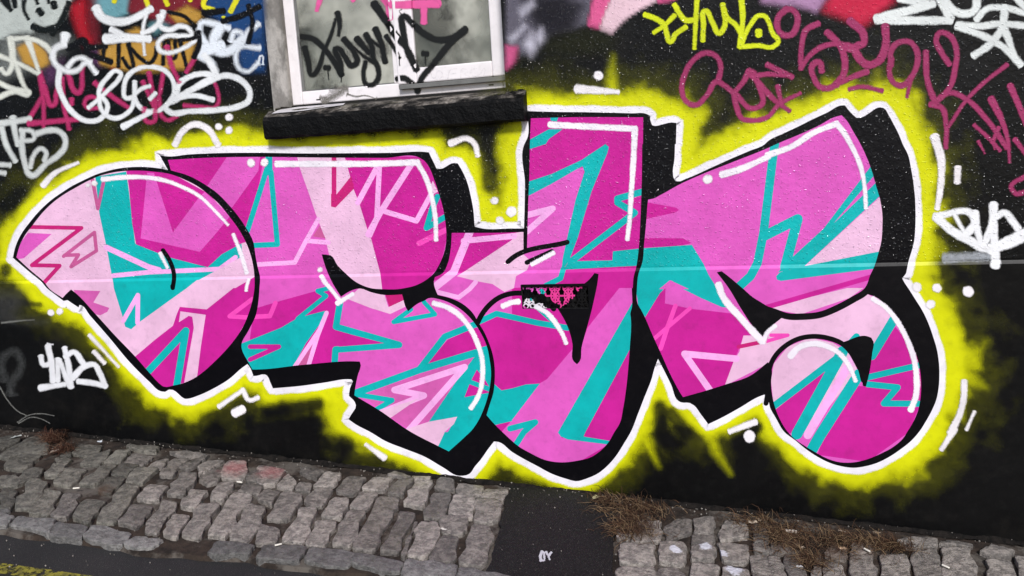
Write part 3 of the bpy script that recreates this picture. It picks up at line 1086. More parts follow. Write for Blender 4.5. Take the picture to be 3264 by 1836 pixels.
def old_paint():
    """layers of older colour behind the tags"""
    A = 'painted_patch'

    def sp(lst, rgb, off, lab):
        for k, q in enumerate(lst):
            soft_polys(A, [q], rgb, BLD, off + k * 2e-5, lab if k == 0 else None)
    sp([('@00 40,-60 740,-60 660,150 540,260 420,275 340,225 330,330 180,330 0,400 -80,420 -80,-60', 7, 0.92), ('@00 0,420 90,380 250,360 700,420 500,600 60,760 -60,800', 40, 0.28)], (196, 203, 198), 0.0006, 'pale grey painted cloud at the top left corner')
    sp([('@00 900,-60 1340,-60 1290,140 1080,190 950,130', 8, 0.95), ('@00 1500,260 1720,60 1740,210 1560,340', 14, 0.7)], (112, 166, 176), 0.0007, 'dusty teal patch under the white curl at the top left')
    sp([('@00 1310,-60 2100,-60 2090,40 1900,150 1760,250 1290,120', 10, 0.92), ('@00 840,-40 960,-40 1000,430 860,470', 22, 0.7)], (126, 34, 46), 0.0008, 'maroon patch behind the yellow letters at the top left')
    sp([('@00 700,60 860,-30 870,200 930,430 840,440 770,300', 16, 0.9), ('@00 1080,560 1210,510 1320,640 1130,700', 12, 0.85), ('@00 1790,590 1960,560 1900,690', 14, 0.8)], (176, 26, 42), 0.0010, 'red patches among the old paint at the top left')
    sp([('@00 2080,-60 2660,-60 2660,620 2420,420 2260,240 2060,120', 14, 0.95), ('@00 340,410 510,520 500,590 390,450', 7, 0.9), ('@00 1330,520 1570,390 1420,600 1370,700 1320,640', 8, 0.9), ('@00 2380,480 2660,380 2660,720 2440,730', 12, 0.85)], (32, 70, 122), 0.0009, 'blue patch beside the window jamb')
    sp([('@00 1710,150 1890,60 2040,140 2000,220 1780,230', 9, 0.9), ('@00 170,480 330,400 480,560 490,640 400,690 240,640', 9, 0.95), ('@00 1010,480 1250,420 1600,420 1970,410 1900,690 1300,710 1010,640', 12, 0.92), ('@00 1270,330 1380,280 1470,330 1300,360', 8, 0.9)], (196, 150, 66), 0.0011, 'ochre patches behind the black letters at the top left')
    sp([('@00 960,480 1040,500 1010,660 900,640', 18, 0.6), ('@00 420,690 620,600 600,800 470,860', 25, 0.5)], (108, 66, 110), 0.00105, 'faint violet mist at the top left')
    # right of the window
    sp([('@20 -60,-60 830,-60 760,240 640,290 360,370 120,560 -60,640', 10, 0.75)], (112, 108, 122), 0.0006, 'silver grey paint just right of the window')
    sp([('@20 120,0 480,-40 700,60 560,330 380,380 240,260', 30, 0.75)], (22, 20, 28), 0.0007, 'black streaks in the silver paint right of the window')
    sp([('@20 120,440 200,330 240,480 190,560', 20, 0.85), ('@20 240,370 300,280 330,400 280,450', 16, 0.8), ('@20 -40,380 120,240 150,270 0,440', 10, 0.6), ('@20 60,90 210,-20 240,60 90,190', 12, 0.5)], (214, 210, 226), 0.0009, 'white smudges right of the window')
    sp([('@20 820,-60 1030,-60 900,300 760,270', 5, 0.95), ('@20 1430,-60 1660,-60 1640,0 1470,30', 6, 0.95), ('@20 -60,460 60,470 40,620 -60,700', 9, 0.8)], (226, 96, 150), 0.0008, 'rose pink arc above the mural')
    sp([('@20 1020,-60 1450,-60 1440,20 1250,120 1080,250 1000,350 880,300 930,150', 5, 0.95)], (238, 202, 214), 0.0010, 'pale pink arc above the mural')
    sp([('@30 560,110 640,-60 1330,-60 1150,110 1000,230 930,270 800,200', 22, 0.92)], (212, 36, 74), 0.0008, 'red patch at the top between the yellow and the white tags')
    sp([('@30 -60,20 -60,-60 470,-60 640,-60 480,120 380,80 200,60', 16, 0.8)], (196, 150, 192), 0.0007, 'lilac arc behind the small magenta ring')
    sp([('@20 560,330 760,285 960,330 1050,380 1000,520 500,560 300,520 340,400', 30, 0.5), ('@20 50,520 120,560 100,700 0,760', 20, 0.5)], (40, 42, 22), 0.0012, 'dark olive dome above the third letter')
    # ghosts low on the left
    tag_part('graffiti_tag', 'faint grey ghost ring low at the far left', [('@02 40,900 20,780 70,660 150,640 215,740 190,860 120,940 110,1040', 66)], (90, 92, 92), 0.0006, 14.0, amax=0.35)
    tag_part('scratch', 'thin pale curved scratches low at the far left', [('@02 0,1000 70,1120 195,1250 260,1280', 12, 8), ('@02 180,1350 290,1280 420,1265 540,1285', 10, 6), ('@02 190,1360 320,1300 420,1320 500,1360', 10, 6), ('@02 20,350 200,330 340,320', 18, 8)], (132, 132, 128), 0.0008, 2.0, amax=0.75)
    sp([('@02 -60,20 200,30 240,160 120,300 -60,320', 30, 0.28), ('@02 20,300 200,290 480,340 300,360', 24, 0.25)], (92, 92, 90), 0.0005, 'grey dusty smear beside the tip of the first letter')


old_paint()


def tags():
    W1 = (232, 234, 236)
    tag_part('graffiti_tag', 'round looping white tag at the left above the mural', [
        ('@00 600,700 588,850 640,1000 740,1140 870,1215 990,1205 1060,1140 1082,1060 1040,990 1000,960 1010,880 1080,780 1170,712 1215,735 1195,795 1100,895 1000,990 895,1080', 58, 40),
        ('@00 1000,960 1010,1080 1070,1160 1160,1190 1250,1160 1330,1080 1352,970 1355,830', 46),
        ('@00 1350,975 1265,985 1248,880 1290,760 1390,690 1530,672 1660,712 1740,810 1750,940 1690,1040 1580,1118 1460,1112 1385,1050 1352,970', 46), ('@00 1500,868 1430,890 1370,935', 38, 40), ('@00 1512,992 1560,942', 40), ('@00 1545,1112 1400,1190 1245,1272', 44, 62),
        ('@00 1775,965 1800,850 1900,775 2050,742 2190,775', 56), ('@00 2180,765 2130,660 2060,560', 62), ('@00 2190,780 1950,895 1740,1010', 56),
        ('@00 1750,1010 1950,890 2130,792 2300,762 2440,820 2512,920 2502,1010 2400,1070 2200,1105 1900,1120 1710,1128 1665,1085 1750,1010 1900,962 2000,966 2135,1002', 62, 52)], W1, 0.0024, 3.0)
    tag_part('graffiti_tag', 'white curl and letter s over the yellow letters at the top left', [
        ('@00 975,95 1010,160 1120,212 1260,215 1400,160 1510,92', 92, 66), ('@00 1480,130 1445,250 1440,350 1455,545', 34, 26), ('@00 1640,130 1600,230 1520,300 1440,330', 60, 50),
        ('@00 1600,170 1620,270 1690,300 1820,262 1900,290 1925,350 1840,362 1650,372 1590,440 1610,510 1690,532 1800,505 1900,455 1972,402', 52, 40), ('@00 1080,390 1250,380 1490,390', 100, 70), ('@00 1130,300 1240,360', 60)], W1, 0.0026, 4.0)
    tag_part('graffiti_tag', 'fuzzy white tag with drips beside the window jamb', [
        ('@00 2290,280 2160,240 2020,240 2010,320 2060,420 2140,480', 58), ('@00 2200,300 2150,420 2200,520 2330,500 2430,400', 100, 80), ('@00 2030,560 2110,620 2180,760', 90, 60), ('@00 2060,500 2200,470', 130),
        ('@00 2380,420 2450,380 2360,320 2330,400', 50), ('@00 2440,430 2500,320 2590,250', 58), ('@00 2600,480 2400,492 2372,600 2420,700 2485,722 2590,640', 46, 36), ('@10 20,640 60,560 70,640', 22, 12)], (226, 232, 240), 0.0022, 6.0)
    tag_part('graffiti_tag', 'cream white star shaped tag at the left edge', [
        ('@00 110,400 125,560 112,690 60,742 18,700', 74, 44), ('@00 130,570 180,700 240,860 290,935', 52, 40), ('@00 -20,555 130,615 250,670 372,735', 46, 40), ('@00 275,390 330,540 392,722', 62, 34),
        ('@00 -20,830 150,902 290,942 150,918 -20,985', 52), ('@00 130,392 260,385 400,422 490,490 535,560', 46, 52)], (218, 220, 210), 0.0016, 4.0)
    tag_part('graffiti_tag', 'white letter g with a solid dot at the upper left', [
        ('@00 655,370 640,440', 92, 60), ('@00 640,450 555,490 530,570 560,645 640,702 730,720 800,690 862,632 962,728', 62, 44), ('@00 690,665 740,605 830,582 900,620', 50, 46)], W1, 0.0030, 5.0)
    tag_part('graffiti_tag', 'white tag cut by the left edge above the first letter', [
        ('@00 -20,1245 150,1222 292,1200', 60), ('@00 130,1195 150,1330 180,1449', 66, 50), ('@00 20,1300 60,1449 @01 150,165', 56, 50), ('@00 215,1310 330,1330 345,1385 215,1420', 44), ('@00 230,1330 220,1449 @01 250,190 300,310 480,185 590,110 655,20 @00 650,1380 590,1320 500,1310 385,1340', 56),
        ('@01 305,225 335,120 420,45 462,80 450,160', 46), ('@01 -20,205 90,212', 48), ('@01 -20,285 40,292', 48)], (206, 210, 208), 0.0018, 4.0)
    MG = (192, 52, 108)
    tag_part('graffiti_tag', 'thin magenta letters behind the round white tag', [
        ('@00 400,740 435,1000 440,1300', 56, 36), ('@00 300,1185 440,950', 46), ('@00 400,740 460,920 530,1062 570,930 600,760', 54, 46), ('@00 620,800 640,1050 695,1292', 54, 40), ('@00 300,1242 540,1222 770,1200', 58, 48), ('@00 690,760 772,930 830,680', 54, 46),
        ('@00 990,990 880,985 850,1040 880,1085 980,1085', 40), ('@00 720,1005 720,1040', 46), ('@00 960,840 1100,950 1290,1082', 50, 44), ('@00 1440,830 1500,960 1565,1100', 44), ('@00 1500,740 1560,1060', 46), ('@00 1640,740 1600,960 1560,1060', 40),
        ('@00 1600,1000 1650,1190 1700,1210 1770,1170', 42), ('@00 1450,1100 1480,1225 1540,1225 1562,1090', 46), ('@00 1680,480 1720,640 1800,820', 56, 40), ('@00 1860,1062 2020,1075 2180,1062 2185,900 2140,800', 40, 30), ('@00 1950,600 1880,720', 40)], MG, 0.0014, 4.0, amax=0.85)
    tag_part('sprayed_letter', 'yellow letter cut off by the top edge at the left', [('@00 1460,-30 1490,60', 50), ('@00 1650,-30 1682,42', 48), ('@00 2075,-40 2050,60 2140,100', 52), ('@00 2400,-40 2322,110', 56, 50), ('@00 1160,-20 1150,10', 46), ('@00 1910,-30 1915,0', 40), ('@00 2250,180 2252,200', 36)], (226, 220, 40), 0.0020, 2.5)
    tag_part('graffiti_tag', 'black letters on the ochre patches at the upper left', [
        ('@00 1045,260 1080,300 1250,262 1425,200', 42, 36), ('@00 690,480 760,450 830,400 880,540', 70, 50), ('@00 820,420 880,465 1060,470', 60, 46), ('@00 1060,320 1040,560', 60, 40), ('@00 940,560 1110,620', 56), ('@00 1195,450 1192,660', 40), ('@00 1295,440 1312,690 1235,590', 46, 34),
        ('@00 1290,460 1420,590 1500,635 1560,570 1572,480', 38), ('@00 1650,430 1640,640', 36), ('@00 1690,420 1742,590 1762,420', 38), ('@00 1810,410 1882,690', 44, 34), ('@00 2250,210 2420,160 2600,70', 56), ('@00 1700,120 1860,168 1960,260', 36), ('@00 2000,330 2005,450 1955,570', 50), ('@00 1990,380 1840,400', 34), ('@00 2060,130 2240,110', 60), ('@00 2500,60 2540,220 2500,420', 44)], (10, 9, 12), 0.0019, 3.0)
    tag_part('graffiti_tag', 'black drips on the pale grey cloud', [('@00 245,-20 240,100 282,185', 46, 30), ('@00 40,-20 70,40 105,95', 100, 40), ('@00 140,-10 150,60', 60, 40), ('@00 360,-20 375,30', 40, 26), ('@00 480,-20 490,20', 36, 26), ('@00 540,40 545,60', 62), ('@00 395,110 410,130', 60), ('@00 690,40 630,180 530,340', 56, 44), ('@00 340,270 420,300 560,270', 60, 50)], (16, 20, 18), 0.0014, 4.0)
    tag_part('graffiti_tag', 'bright yellow tag high above the third letter', [
        ('@20 1345,150 1450,190 1530,250 1560,350 1590,425 1640,350 1745,275', 54, 48), ('@20 1630,160 1540,250 1432,325', 48, 40), ('@20 1640,55 1690,140 1750,205 1825,200', 54), ('@20 1862,-20 1850,200 1835,480', 52, 40), ('@20 1920,400 1928,250 1938,112 2020,230 2090,335 2132,280 2122,52', 52),
        ('@20 2122,60 2170,180 2260,260 2300,330', 50), ('@20 2305,-20 2322,160 2290,465', 58, 48), ('@20 2300,465 2400,250 2490,155 2555,170 @30 0,205 50,340 105,420 50,470 @20 2480,458 2300,472', 46), ('@20 2480,320 2482,345', 66)], (214, 224, 30), 0.0026, 2.5)
    MR = (160, 54, 100)
    tag_part('graffiti_tag', 'dull magenta looping tag below the yellow tag', [
        ('@20 2230,935 2140,862 2070,820 1960,960 1840,1058 1752,1020 1712,920 1740,740 1830,600 1950,532 2058,570 2100,660 2075,810', 52), ('@20 2235,935 2262,1080 2312,1190 2420,1212 2576,1175 @30 100,1060 320,940', 58, 36), ('@20 2230,935 2330,822 2400,722 2482,860 2505,1060 2420,1092 2262,960', 52),
        ('@20 2385,722 2540,900 @30 60,1000 210,1112', 66, 44), ('@20 2450,762 2576,745', 50), ('@30 0,655 110,710 235,772', 54), ('@30 0,745 220,760', 46), ('@30 100,875 132,1040', 50)], MR, 0.0022, 3.0)
    tag_part('graffiti_tag', 'small magenta ring beside the yellow tag', [('@30 190,92 112,160 92,270 150,350 230,350 290,260 290,150 230,92 180,95', 60)], MR, 0.0022, 3.0)
    tag_part('graffiti_tag', 'dull magenta letters above the last letter', [
        ('@30 500,240 385,300 340,450 332,685', 58, 50), ('@30 335,680 400,580 520,482 650,442 800,452', 50), ('@30 600,330 700,425 765,560 740,790 690,850', 64), ('@30 540,710 512,622 452,650 460,780 540,882 630,882 720,800', 58), ('@30 720,835 850,775 990,722', 50, 60),
        ('@30 830,215 960,345 962,430 880,482 902,560 1010,652 1105,620 1180,480 1180,272', 78), ('@30 1240,650 1242,500 1320,425 1430,425 1500,520 1502,640 1440,780 1350,862 1262,830 1222,730 1240,600', 56), ('@30 1440,780 1400,970', 50, 30), ('@30 830,480 760,470', 90),
        ('@30 825,895 930,872 1140,912', 40, 46)], MR, 0.0022, 3.0)
    tag_part('graffiti_tag', 'dull magenta looped tag with long strokes at the right edge', [
        ('@30 1590,530 1602,800 1680,1030', 58), ('@30 1820,640 1742,522 1692,400 1722,332 1820,352 1890,470 1880,700 1830,880 1680,1035', 56), ('@30 1645,1050 1742,1080 1792,1250 1790,1480', 58, 44), ('@30 1680,1035 1830,932 2000,1002 2200,1200 2400,1480', 52), ('@30 2400,655 2150,852 2000,1002 1820,1270', 42, 34),
        ('@30 2250,1005 2360,1230 2420,1449 @31 2430,180', 76, 24), ('@30 2440,870 2520,1050 2600,1240', 64), ('@30 2080,1262 2280,1449 @31 2330,60', 36), ('@31 2120,-20 2180,90', 34, 16), ('@31 2260,-30 2280,50', 28, 14), ('@31 2600,320 2450,440 2482,492 2600,482', 48), ('@30 2320,1290 @31 2260,-20', 40), ('@31 2490,-40 2590,90', 50)], MR, 0.0022, 3.0)
    tag_part('graffiti_tag', 'thick white angular tag at the top right corner', [
        ('@30 1340,-20 1500,18 1650,42', 90, 70), ('@30 1650,42 1400,110 1110,190', 78, 100), ('@30 1110,195 1400,205 1825,205', 92, 76), ('@30 1830,180 1790,100 1720,-20', 80), ('@30 1770,-20 1880,112 1980,140 2080,100 2105,-20', 74, 80), ('@30 2105,190 2180,102 2400,82 2600,140', 62), ('@30 1920,250 2150,262 2300,242 2600,260', 66), ('@30 1910,268 2250,402 2400,500 2535,640', 66, 72),
        ('@30 2385,82 2352,280 2250,430 2080,555', 78, 70), ('@30 2360,260 2430,420 2470,540', 80, 60), ('@30 2500,-20 2600,90', 70)], (228, 232, 230), 0.0024, 3.5)
    tag_part('graffiti_tag', 'thick white scrawl right of the last letter', [
        ('@31 1690,722 2060,722 2085,800', 62, 70), ('@31 1700,740 1850,872 2050,982 2150,1042 2270,1042', 86), ('@31 1880,720 1960,860', 40), ('@31 2080,705 2110,880 2150,1010', 84, 60), ('@31 2270,622 2258,800 2180,1000', 86, 70), ('@31 2290,735 2380,692 2450,762 2510,842', 70), ('@31 2265,800 2292,1190', 84), ('@31 2250,1055 2420,990 2620,890', 110, 130), ('@31 2000,900 2080,820', 80), ('@31 2292,1200 2290,1210', 96)], (240, 240, 242), 0.0024, 3.5)
    tag_part('paint_dash', 'fuzzy pale stroke under the white scrawl', [('@31 1800,1145 2250,1125', 84)], (170, 174, 180), 0.0018, 7.0, amax=0.8)
    tag_part('graffiti_tag', 'small white tag low at the left under the first letter', [
        ('@02 412,695 440,775 490,765 485,592', 52, 60), ('@02 520,740 532,930', 58), ('@02 582,725 580,925', 52), ('@02 600,735 692,970', 50), ('@02 652,612 690,780 712,985', 52, 62), ('@02 665,690 735,645 832,752', 54), ('@02 735,900 860,785 950,772 1000,850 1058,985', 62, 52), ('@02 1055,985 920,955 795,940', 54), ('@02 415,1005 540,985 640,970', 66, 48), ('@02 480,560 530,568', 14, 8)], (232, 232, 236), 0.0020, 2.8)


tags()

# ================================================================== WINDOW, SILL, VENT
M_UPVC = simple('white_window_plastic', (238, 232, 234), 0.35, var=0.10, scale=6)
M_GASK = simple('grey_gasket', (110, 110, 108), 0.6, var=0.2)
M_DARK = simple('dark_gap', (14, 12, 12), 0.9)
YF, YP, YS = 0.140, 0.150, 0.118       # frame face, glass, opening sash face


def glass():
    g = N('window_glass')
    t = g.n('BsdfTransparent')
    t.inputs['Color'].default_value = (0.86, 0.88, 0.86, 1)
    gl = g.n('BsdfGlossy')
    gl.inputs['Roughness'].default_value = 0.03
    fr = g.n('Fresnel')
    fr.inputs['IOR'].default_value = 1.45
    m = g.n('MixShader')
    g.l(fr.outputs[0], m.inputs[0])
    g.l(t.outputs[0], m.inputs[1])
    g.l(gl.outputs[0], m.inputs[2])
    df = g.n('BsdfDiffuse')
    mp = g.n('Mapping')
    mp.inputs['Rotation'].default_value = (0, 0.55, 0)
    mp.inputs['Scale'].default_value = (4, 3, 3.2)
    g.l(g.pos(), mp.inputs['Vector'])
    st = g.noise(1.0, 4, 0.6, mp.outputs['Vector'])
    g.l(g.mix(g.rng(st, 0.35, 0.62), lin((112, 112, 104), KA), lin((206, 206, 194), KA)), df.inputs['Color'])
    m2 = g.n('MixShader')
    g.l(g.rng(g.noise(3.2, 3, 0.6), 0.35, 0.68, 0.25, 0.72), m2.inputs[0])
    g.l(m.outputs[0], m2.inputs[1])
    g.l(df.outputs[0], m2.inputs[2])
    g.l(m2.outputs[0], g.out.inputs['Surface'])
    return g.m


def build_window():
    top = 2.92
    bm = bmesh.new()
    f0, f1 = YF, 0.21
    bars = [(-2.021, -1.968, f0, f1, 1.797, top), (-0.984, -0.937, f0, f1, 1.797, top), (-1.968, -0.984, f0, f1, 1.797, 1.857), (-1.968, -0.984, f0, f1, top - 0.06, top), (-1.498, -1.455, f0, f1, 1.857, top - 0.06)]
    for b in bars:
        box_bm(bm, *b, bevel=0.005)
    win = bm_obj('window', bm, M_UPVC, BLD)
    win['label'] = 'white plastic casement window with grimy panes and a black scrawl across it'
    # opening sash, proud of the frame
    bm = bmesh.new()
    s0 = YS
    for b in [(-1.470, -1.378, s0, YF - 0.001, 1.848, top - 0.03), (-1.024, -0.948, s0, YF - 0.001, 1.848, top - 0.03), (-1.378, -1.024, s0, YF - 0.001, 1.848, 1.915), (-1.378, -1.024, s0, YF - 0.001, top - 0.10, top - 0.03)]:
        box_bm(bm, *b, bevel=0.006)
    bm_obj('sash', bm, M_UPVC, win)
    boxes('drip_rail', [(-1.466, -0.945, s0 - 0.004, YF - 0.002, 1.826, 1.846)], M_GASK, win, 0.002)
    boxes('gasket', [(-1.968, -1.955, YP - 0.003, YP + 0.004, 1.857, top - 0.06), (-1.955, -1.498, YP - 0.003, YP + 0.004, 1.857, 1.863)], M_GASK, win)
    gm = glass()
    for x0, x1, z0, y in ((-1.968, -1.498, 1.857, YP), (-1.378, -1.024, 1.915, YF - 0.008)):
        boxes('pane', [(x0 + 0.0005, x1 - 0.0005, y, y + 0.004, z0, top - 0.06)], gm, win)
    for x in (-1.895, -1.05):
        boxes('drain_slot', [(x, x + 0.022, YF - 0.002, YF + 0.002, 1.812, 1.817)], M_DARK, win)
    boxes('gap', [(-2.03, -0.937, YF + 0.004, YF + 0.05, 1.784, 1.7965)], M_DARK, win)
    # cloth hanging behind the glass
    cl = N('grey_cloth')
    sepn = cl.noise(3.0, 4, 0.6)
    cl.l(cl.mix(cl.rng(sepn, 0.4, 0.66), lin((236, 236, 226), KA), lin((170, 170, 158), KA)), cl.b.inputs['Base Color'])
    cl.b.inputs['Roughness'].default_value = 0.9
    for x0, x1, z0, fold in ((-1.99, -1.47, 1.83, 1), (-1.43, -0.97, 1.87, 2)):
        V, Fc = [], []
        nx, nz = 40, 40
        for j in range(nz + 1):
            for i in range(nx + 1):
                u, v = i / nx, j / nz
                x = x0 + (x1 - x0) * u
                z = z0 + (2.9 - z0) * v
                if fold == 1:
                    y = 0.185 + 0.022 * math.sin((u * 1.0 + v * 0.75) * 19) * (0.5 + 0.5 * u) + 0.02 * mnoise.noise(Vector((u * 4, v * 4, 1)))
                else:
                    y = 0.175 + 0.018 * math.sin((v * 1.4 - u * 0.35) * 26) * (0.25 + u) + 0.025 * mnoise.noise(Vector((u * 3, v * 5, 6)))
                V.append((x, y, z))
        for j in range(nz):
            for i in range(nx):
                a = j * (nx + 1) + i
                Fc.append((a, a + 1, a + nx + 2, a + nx + 1))
        link('curtain', pymesh('curtain', V, Fc, True), win, [cl.m])
    boxes('backing', [(-2.04, -0.936, 0.26, 0.27, 1.75, 2.94)], M_DARK, win)
    return win


WIN = build_window()


def on_window(px, py, off=0.0):
    q = on_y(px, py, YF)
    y = YF
    if -1.966 < q[0] < -1.499 and q[2] > 1.859:
        y = YP
    elif q[0] > -1.47 and q[2] > 1.846:
        p = on_y(px, py, YS)
        y = YS
        if -1.377 < p[0] < -1.025 and p[2] > 1.916:
            y = YF - 0.008
    return on_y(px, py, y - off)


def window_tags():
    kw = dict(mapper=on_window, cut=False)
    o = strokes('sprayed_letter', [('@10 1290,-30 1340,60 1345,170', 90, 70), ('@10 1340,52 1560,45 1820,35', 72, 90), ('@10 1690,60 1690,215', 66), ('@10 650,-30 612,100', 60, 34), ('@10 960,-20 975,0', 40)], (228, 92, 158), WIN, 0.0006, 3.0, **kw)
    o = strokes('graffiti_tag', [
        ('@10 465,370 560,385 640,440 720,530 800,640 855,745', 56, 60), ('@10 490,490 525,620 570,755 625,690 680,520 740,390 800,200', 62, 30), ('@10 822,140 842,240 830,350', 62, 30),
        ('@10 855,740 850,640 812,485 900,580 970,660 1008,640 985,520 890,400', 56, 62), ('@10 1020,395 1080,465 1130,520', 66, 60), ('@10 1110,355 1160,450 1180,580 1228,690 1230,780 1180,848 1110,848 1082,760 1100,630', 60, 44), ('@10 1180,620 1080,560 990,480', 50, 24),
        ('@10 1205,300 1255,420 1298,615', 66, 54), ('@10 1150,400 1260,480', 40, 30), ('@10 1195,45 1290,180 1400,350 1500,460 1615,690', 80, 56), ('@10 1315,370 1390,480 1440,575', 52, 32), ('@10 1610,690 1520,500 1482,320 1490,160 1560,222 1680,330 1820,398 1960,388 2100,295', 60, 66),
        ('@10 2095,310 1950,440 1780,650 1660,800 1625,915', 66, 54), ('@10 1628,910 1560,830 1480,782 1425,790', 54, 50), ('@10 705,680 725,682', 56), ('@10 722,690 730,800', 14, 8), ('@10 1690,538 1712,540', 56), ('@10 1702,560 1708,650', 14, 8), ('@10 857,745 857,815', 14, 8), ('@10 1442,575 1442,650', 10, 6)], (12, 12, 10), WIN, 0.0016, 3.0, **kw)
    o['label'] = 'large black scrawled tag across both panes'
    strokes('overspray', [('@10 470,360 520,520 600,680 700,830', 130, 90), ('@10 980,520 1060,440 1180,560 1260,500', 130), ('@10 640,860 760,900', 90), ('@10 1650,640 1560,560', 60), ('@10 1900,20 1920,140', 90)], (14, 14, 12), WIN, 0.0004, 16.0, amax=0.32, **kw)
    strokes('pencil_scrawl', [('@10 1700,790 1740,720 1790,790 1840,710 1880,760 1850,790', 4), ('@10 1930,790 1960,700 2020,690', 4), ('@10 1965,745 2010,735', 5), ('@10 2060,780 2080,690 2130,720 2100,740 2150,770', 4), ('@10 2220,690 2160,710 2180,760 2250,750 2300,690 2290,760', 4)], (196, 192, 196), WIN, 0.0008, 0.6, amax=0.4, **kw)
    strokes('pencil_scrawl', [('@10 1465,95 1440,110 1465,140', 7), ('@10 1430,190 1450,165 1440,220', 7), ('@10 1450,300 1490,290 1460,350 1490,370', 7), ('@10 1520,350 1490,380 1530,400 1480,460 1500,430', 7)], (40, 40, 44), WIN, 0.0008, 1.0, **kw)
    strokes('grime_patch', [('@10 700,1010 800,960 880,900', 70, 60), ('@10 660,985 730,985', 24), ('@10 930,950 1000,970 1100,960 1200,990', 16, 8), ('@10 820,890 900,890', 40)], (120, 116, 110), WIN, 0.0009, 8.0, amax=0.8, **kw)


window_tags()


def build_sill():
    g = N('painted_stone_sill')
    sep = g.n('SeparateXYZ')
    g.l(g.n('NewGeometry').outputs['Normal'], sep.inputs[0])
    up = g.rng(sep.outputs['Z'], 0.55, 0.85)              # paint worn off the top, kept on the face
    worn = g.rng(g.noise(11, 6, 0.75), 0.40, 0.70, 0.0, 0.9)
    st = g.mix(g.rng(g.noise(26, 5, 0.7), 0.35, 0.65), lin((112, 104, 96), KA), lin((176, 168, 160), KA))
    c = g.mix(g.math('MULTIPLY', up, worn), lin((4, 4, 5), KA), st)
    g.l(c, g.b.inputs['Base Color'])
    g.b.inputs['Roughness'].default_value = 0.6
    g.b.inputs['Specular IOR Level'].default_value = 0.12
    g.bump(g.noise(40, 5, 0.65), 0.8, 0.012)
    bm = bmesh.new()
    nx = 70
    x0, x1 = -2.066, -0.846
    prof = [(0.21, 1.792), (0.14, 1.786), (0.03, 1.770), (-0.035, 1.748), (-0.052, 1.738), (-0.062, 1.722), (-0.064, 1.690), (-0.062, 1.650), (-0.05, 1.640), (0.0, 1.642)]
    rows = []
    for i in range(nx + 1):
        x = x0 + (x1 - x0) * i / nx
        row = []
        for k, (y, z) in enumerate(prof):
            if y > 0.0 and not WX0 + 0.002 < x < WX1 - 0.002 and k < 3:
                y = 0.002 - 0.001 * k
            j = 0.0035 if 2 <= k < 9 else 0.0
            row.append(bm.verts.new((x, y + j * mnoise.noise(Vector((x * 18, k * 1.7, 2))), z + j * 1.2 * mnoise.noise(Vector((x * 14, k * 2.3, 9))))))
        rows.append(row)
    for a, b in zip(rows, rows[1:]):
        for k in range(len(prof) - 1):
            bm.faces.new((a[k], a[k + 1], b[k + 1], b[k]))
    for r in (rows[0], rows[-1]):
        try:
            bm.faces.new(r)
        except ValueError:
            pass
    bmesh.ops.recalc_face_normals(bm, faces=bm.faces)
    o = bm_obj('window_sill', bm, g.m, BLD)
    o['label'] = 'chipped stone window sill, black on its face, bare pale stone on top'
    # lick of white paint on the sill's left end
    lst = []
    M = simple('white_sill_paint', (206, 202, 206), 0.5, var=0.15)
    V = []
    pts = [(-2.02, 0.06), (-1.99, 0.125), (-1.74, 0.125), (-1.70, 0.02), (-1.80, 0.0), (-1.88, -0.022), (-1.97, -0.026), (-2.035, -0.03), (-2.038, 0.0)]

    def sz(y):
        return 1.7745 + (y - 0.03) * (0.0155 / 0.11) if y > 0.03 else 1.7745 + (y - 0.03) * (0.021 / 0.065)
    bm = bmesh.new()
    hp = hermite(pts, True, 0.02, 60)
    vs_ = [bm.verts.new((x + 0.004 * mnoise.noise(Vector((x * 60, y * 60, 0))), y, sz(y))) for x, y in hp]
    bmesh.ops.triangulate(bm, faces=[bm.faces.new(vs_)])
    bm_obj('paint_patch', bm, M, o)


build_sill()


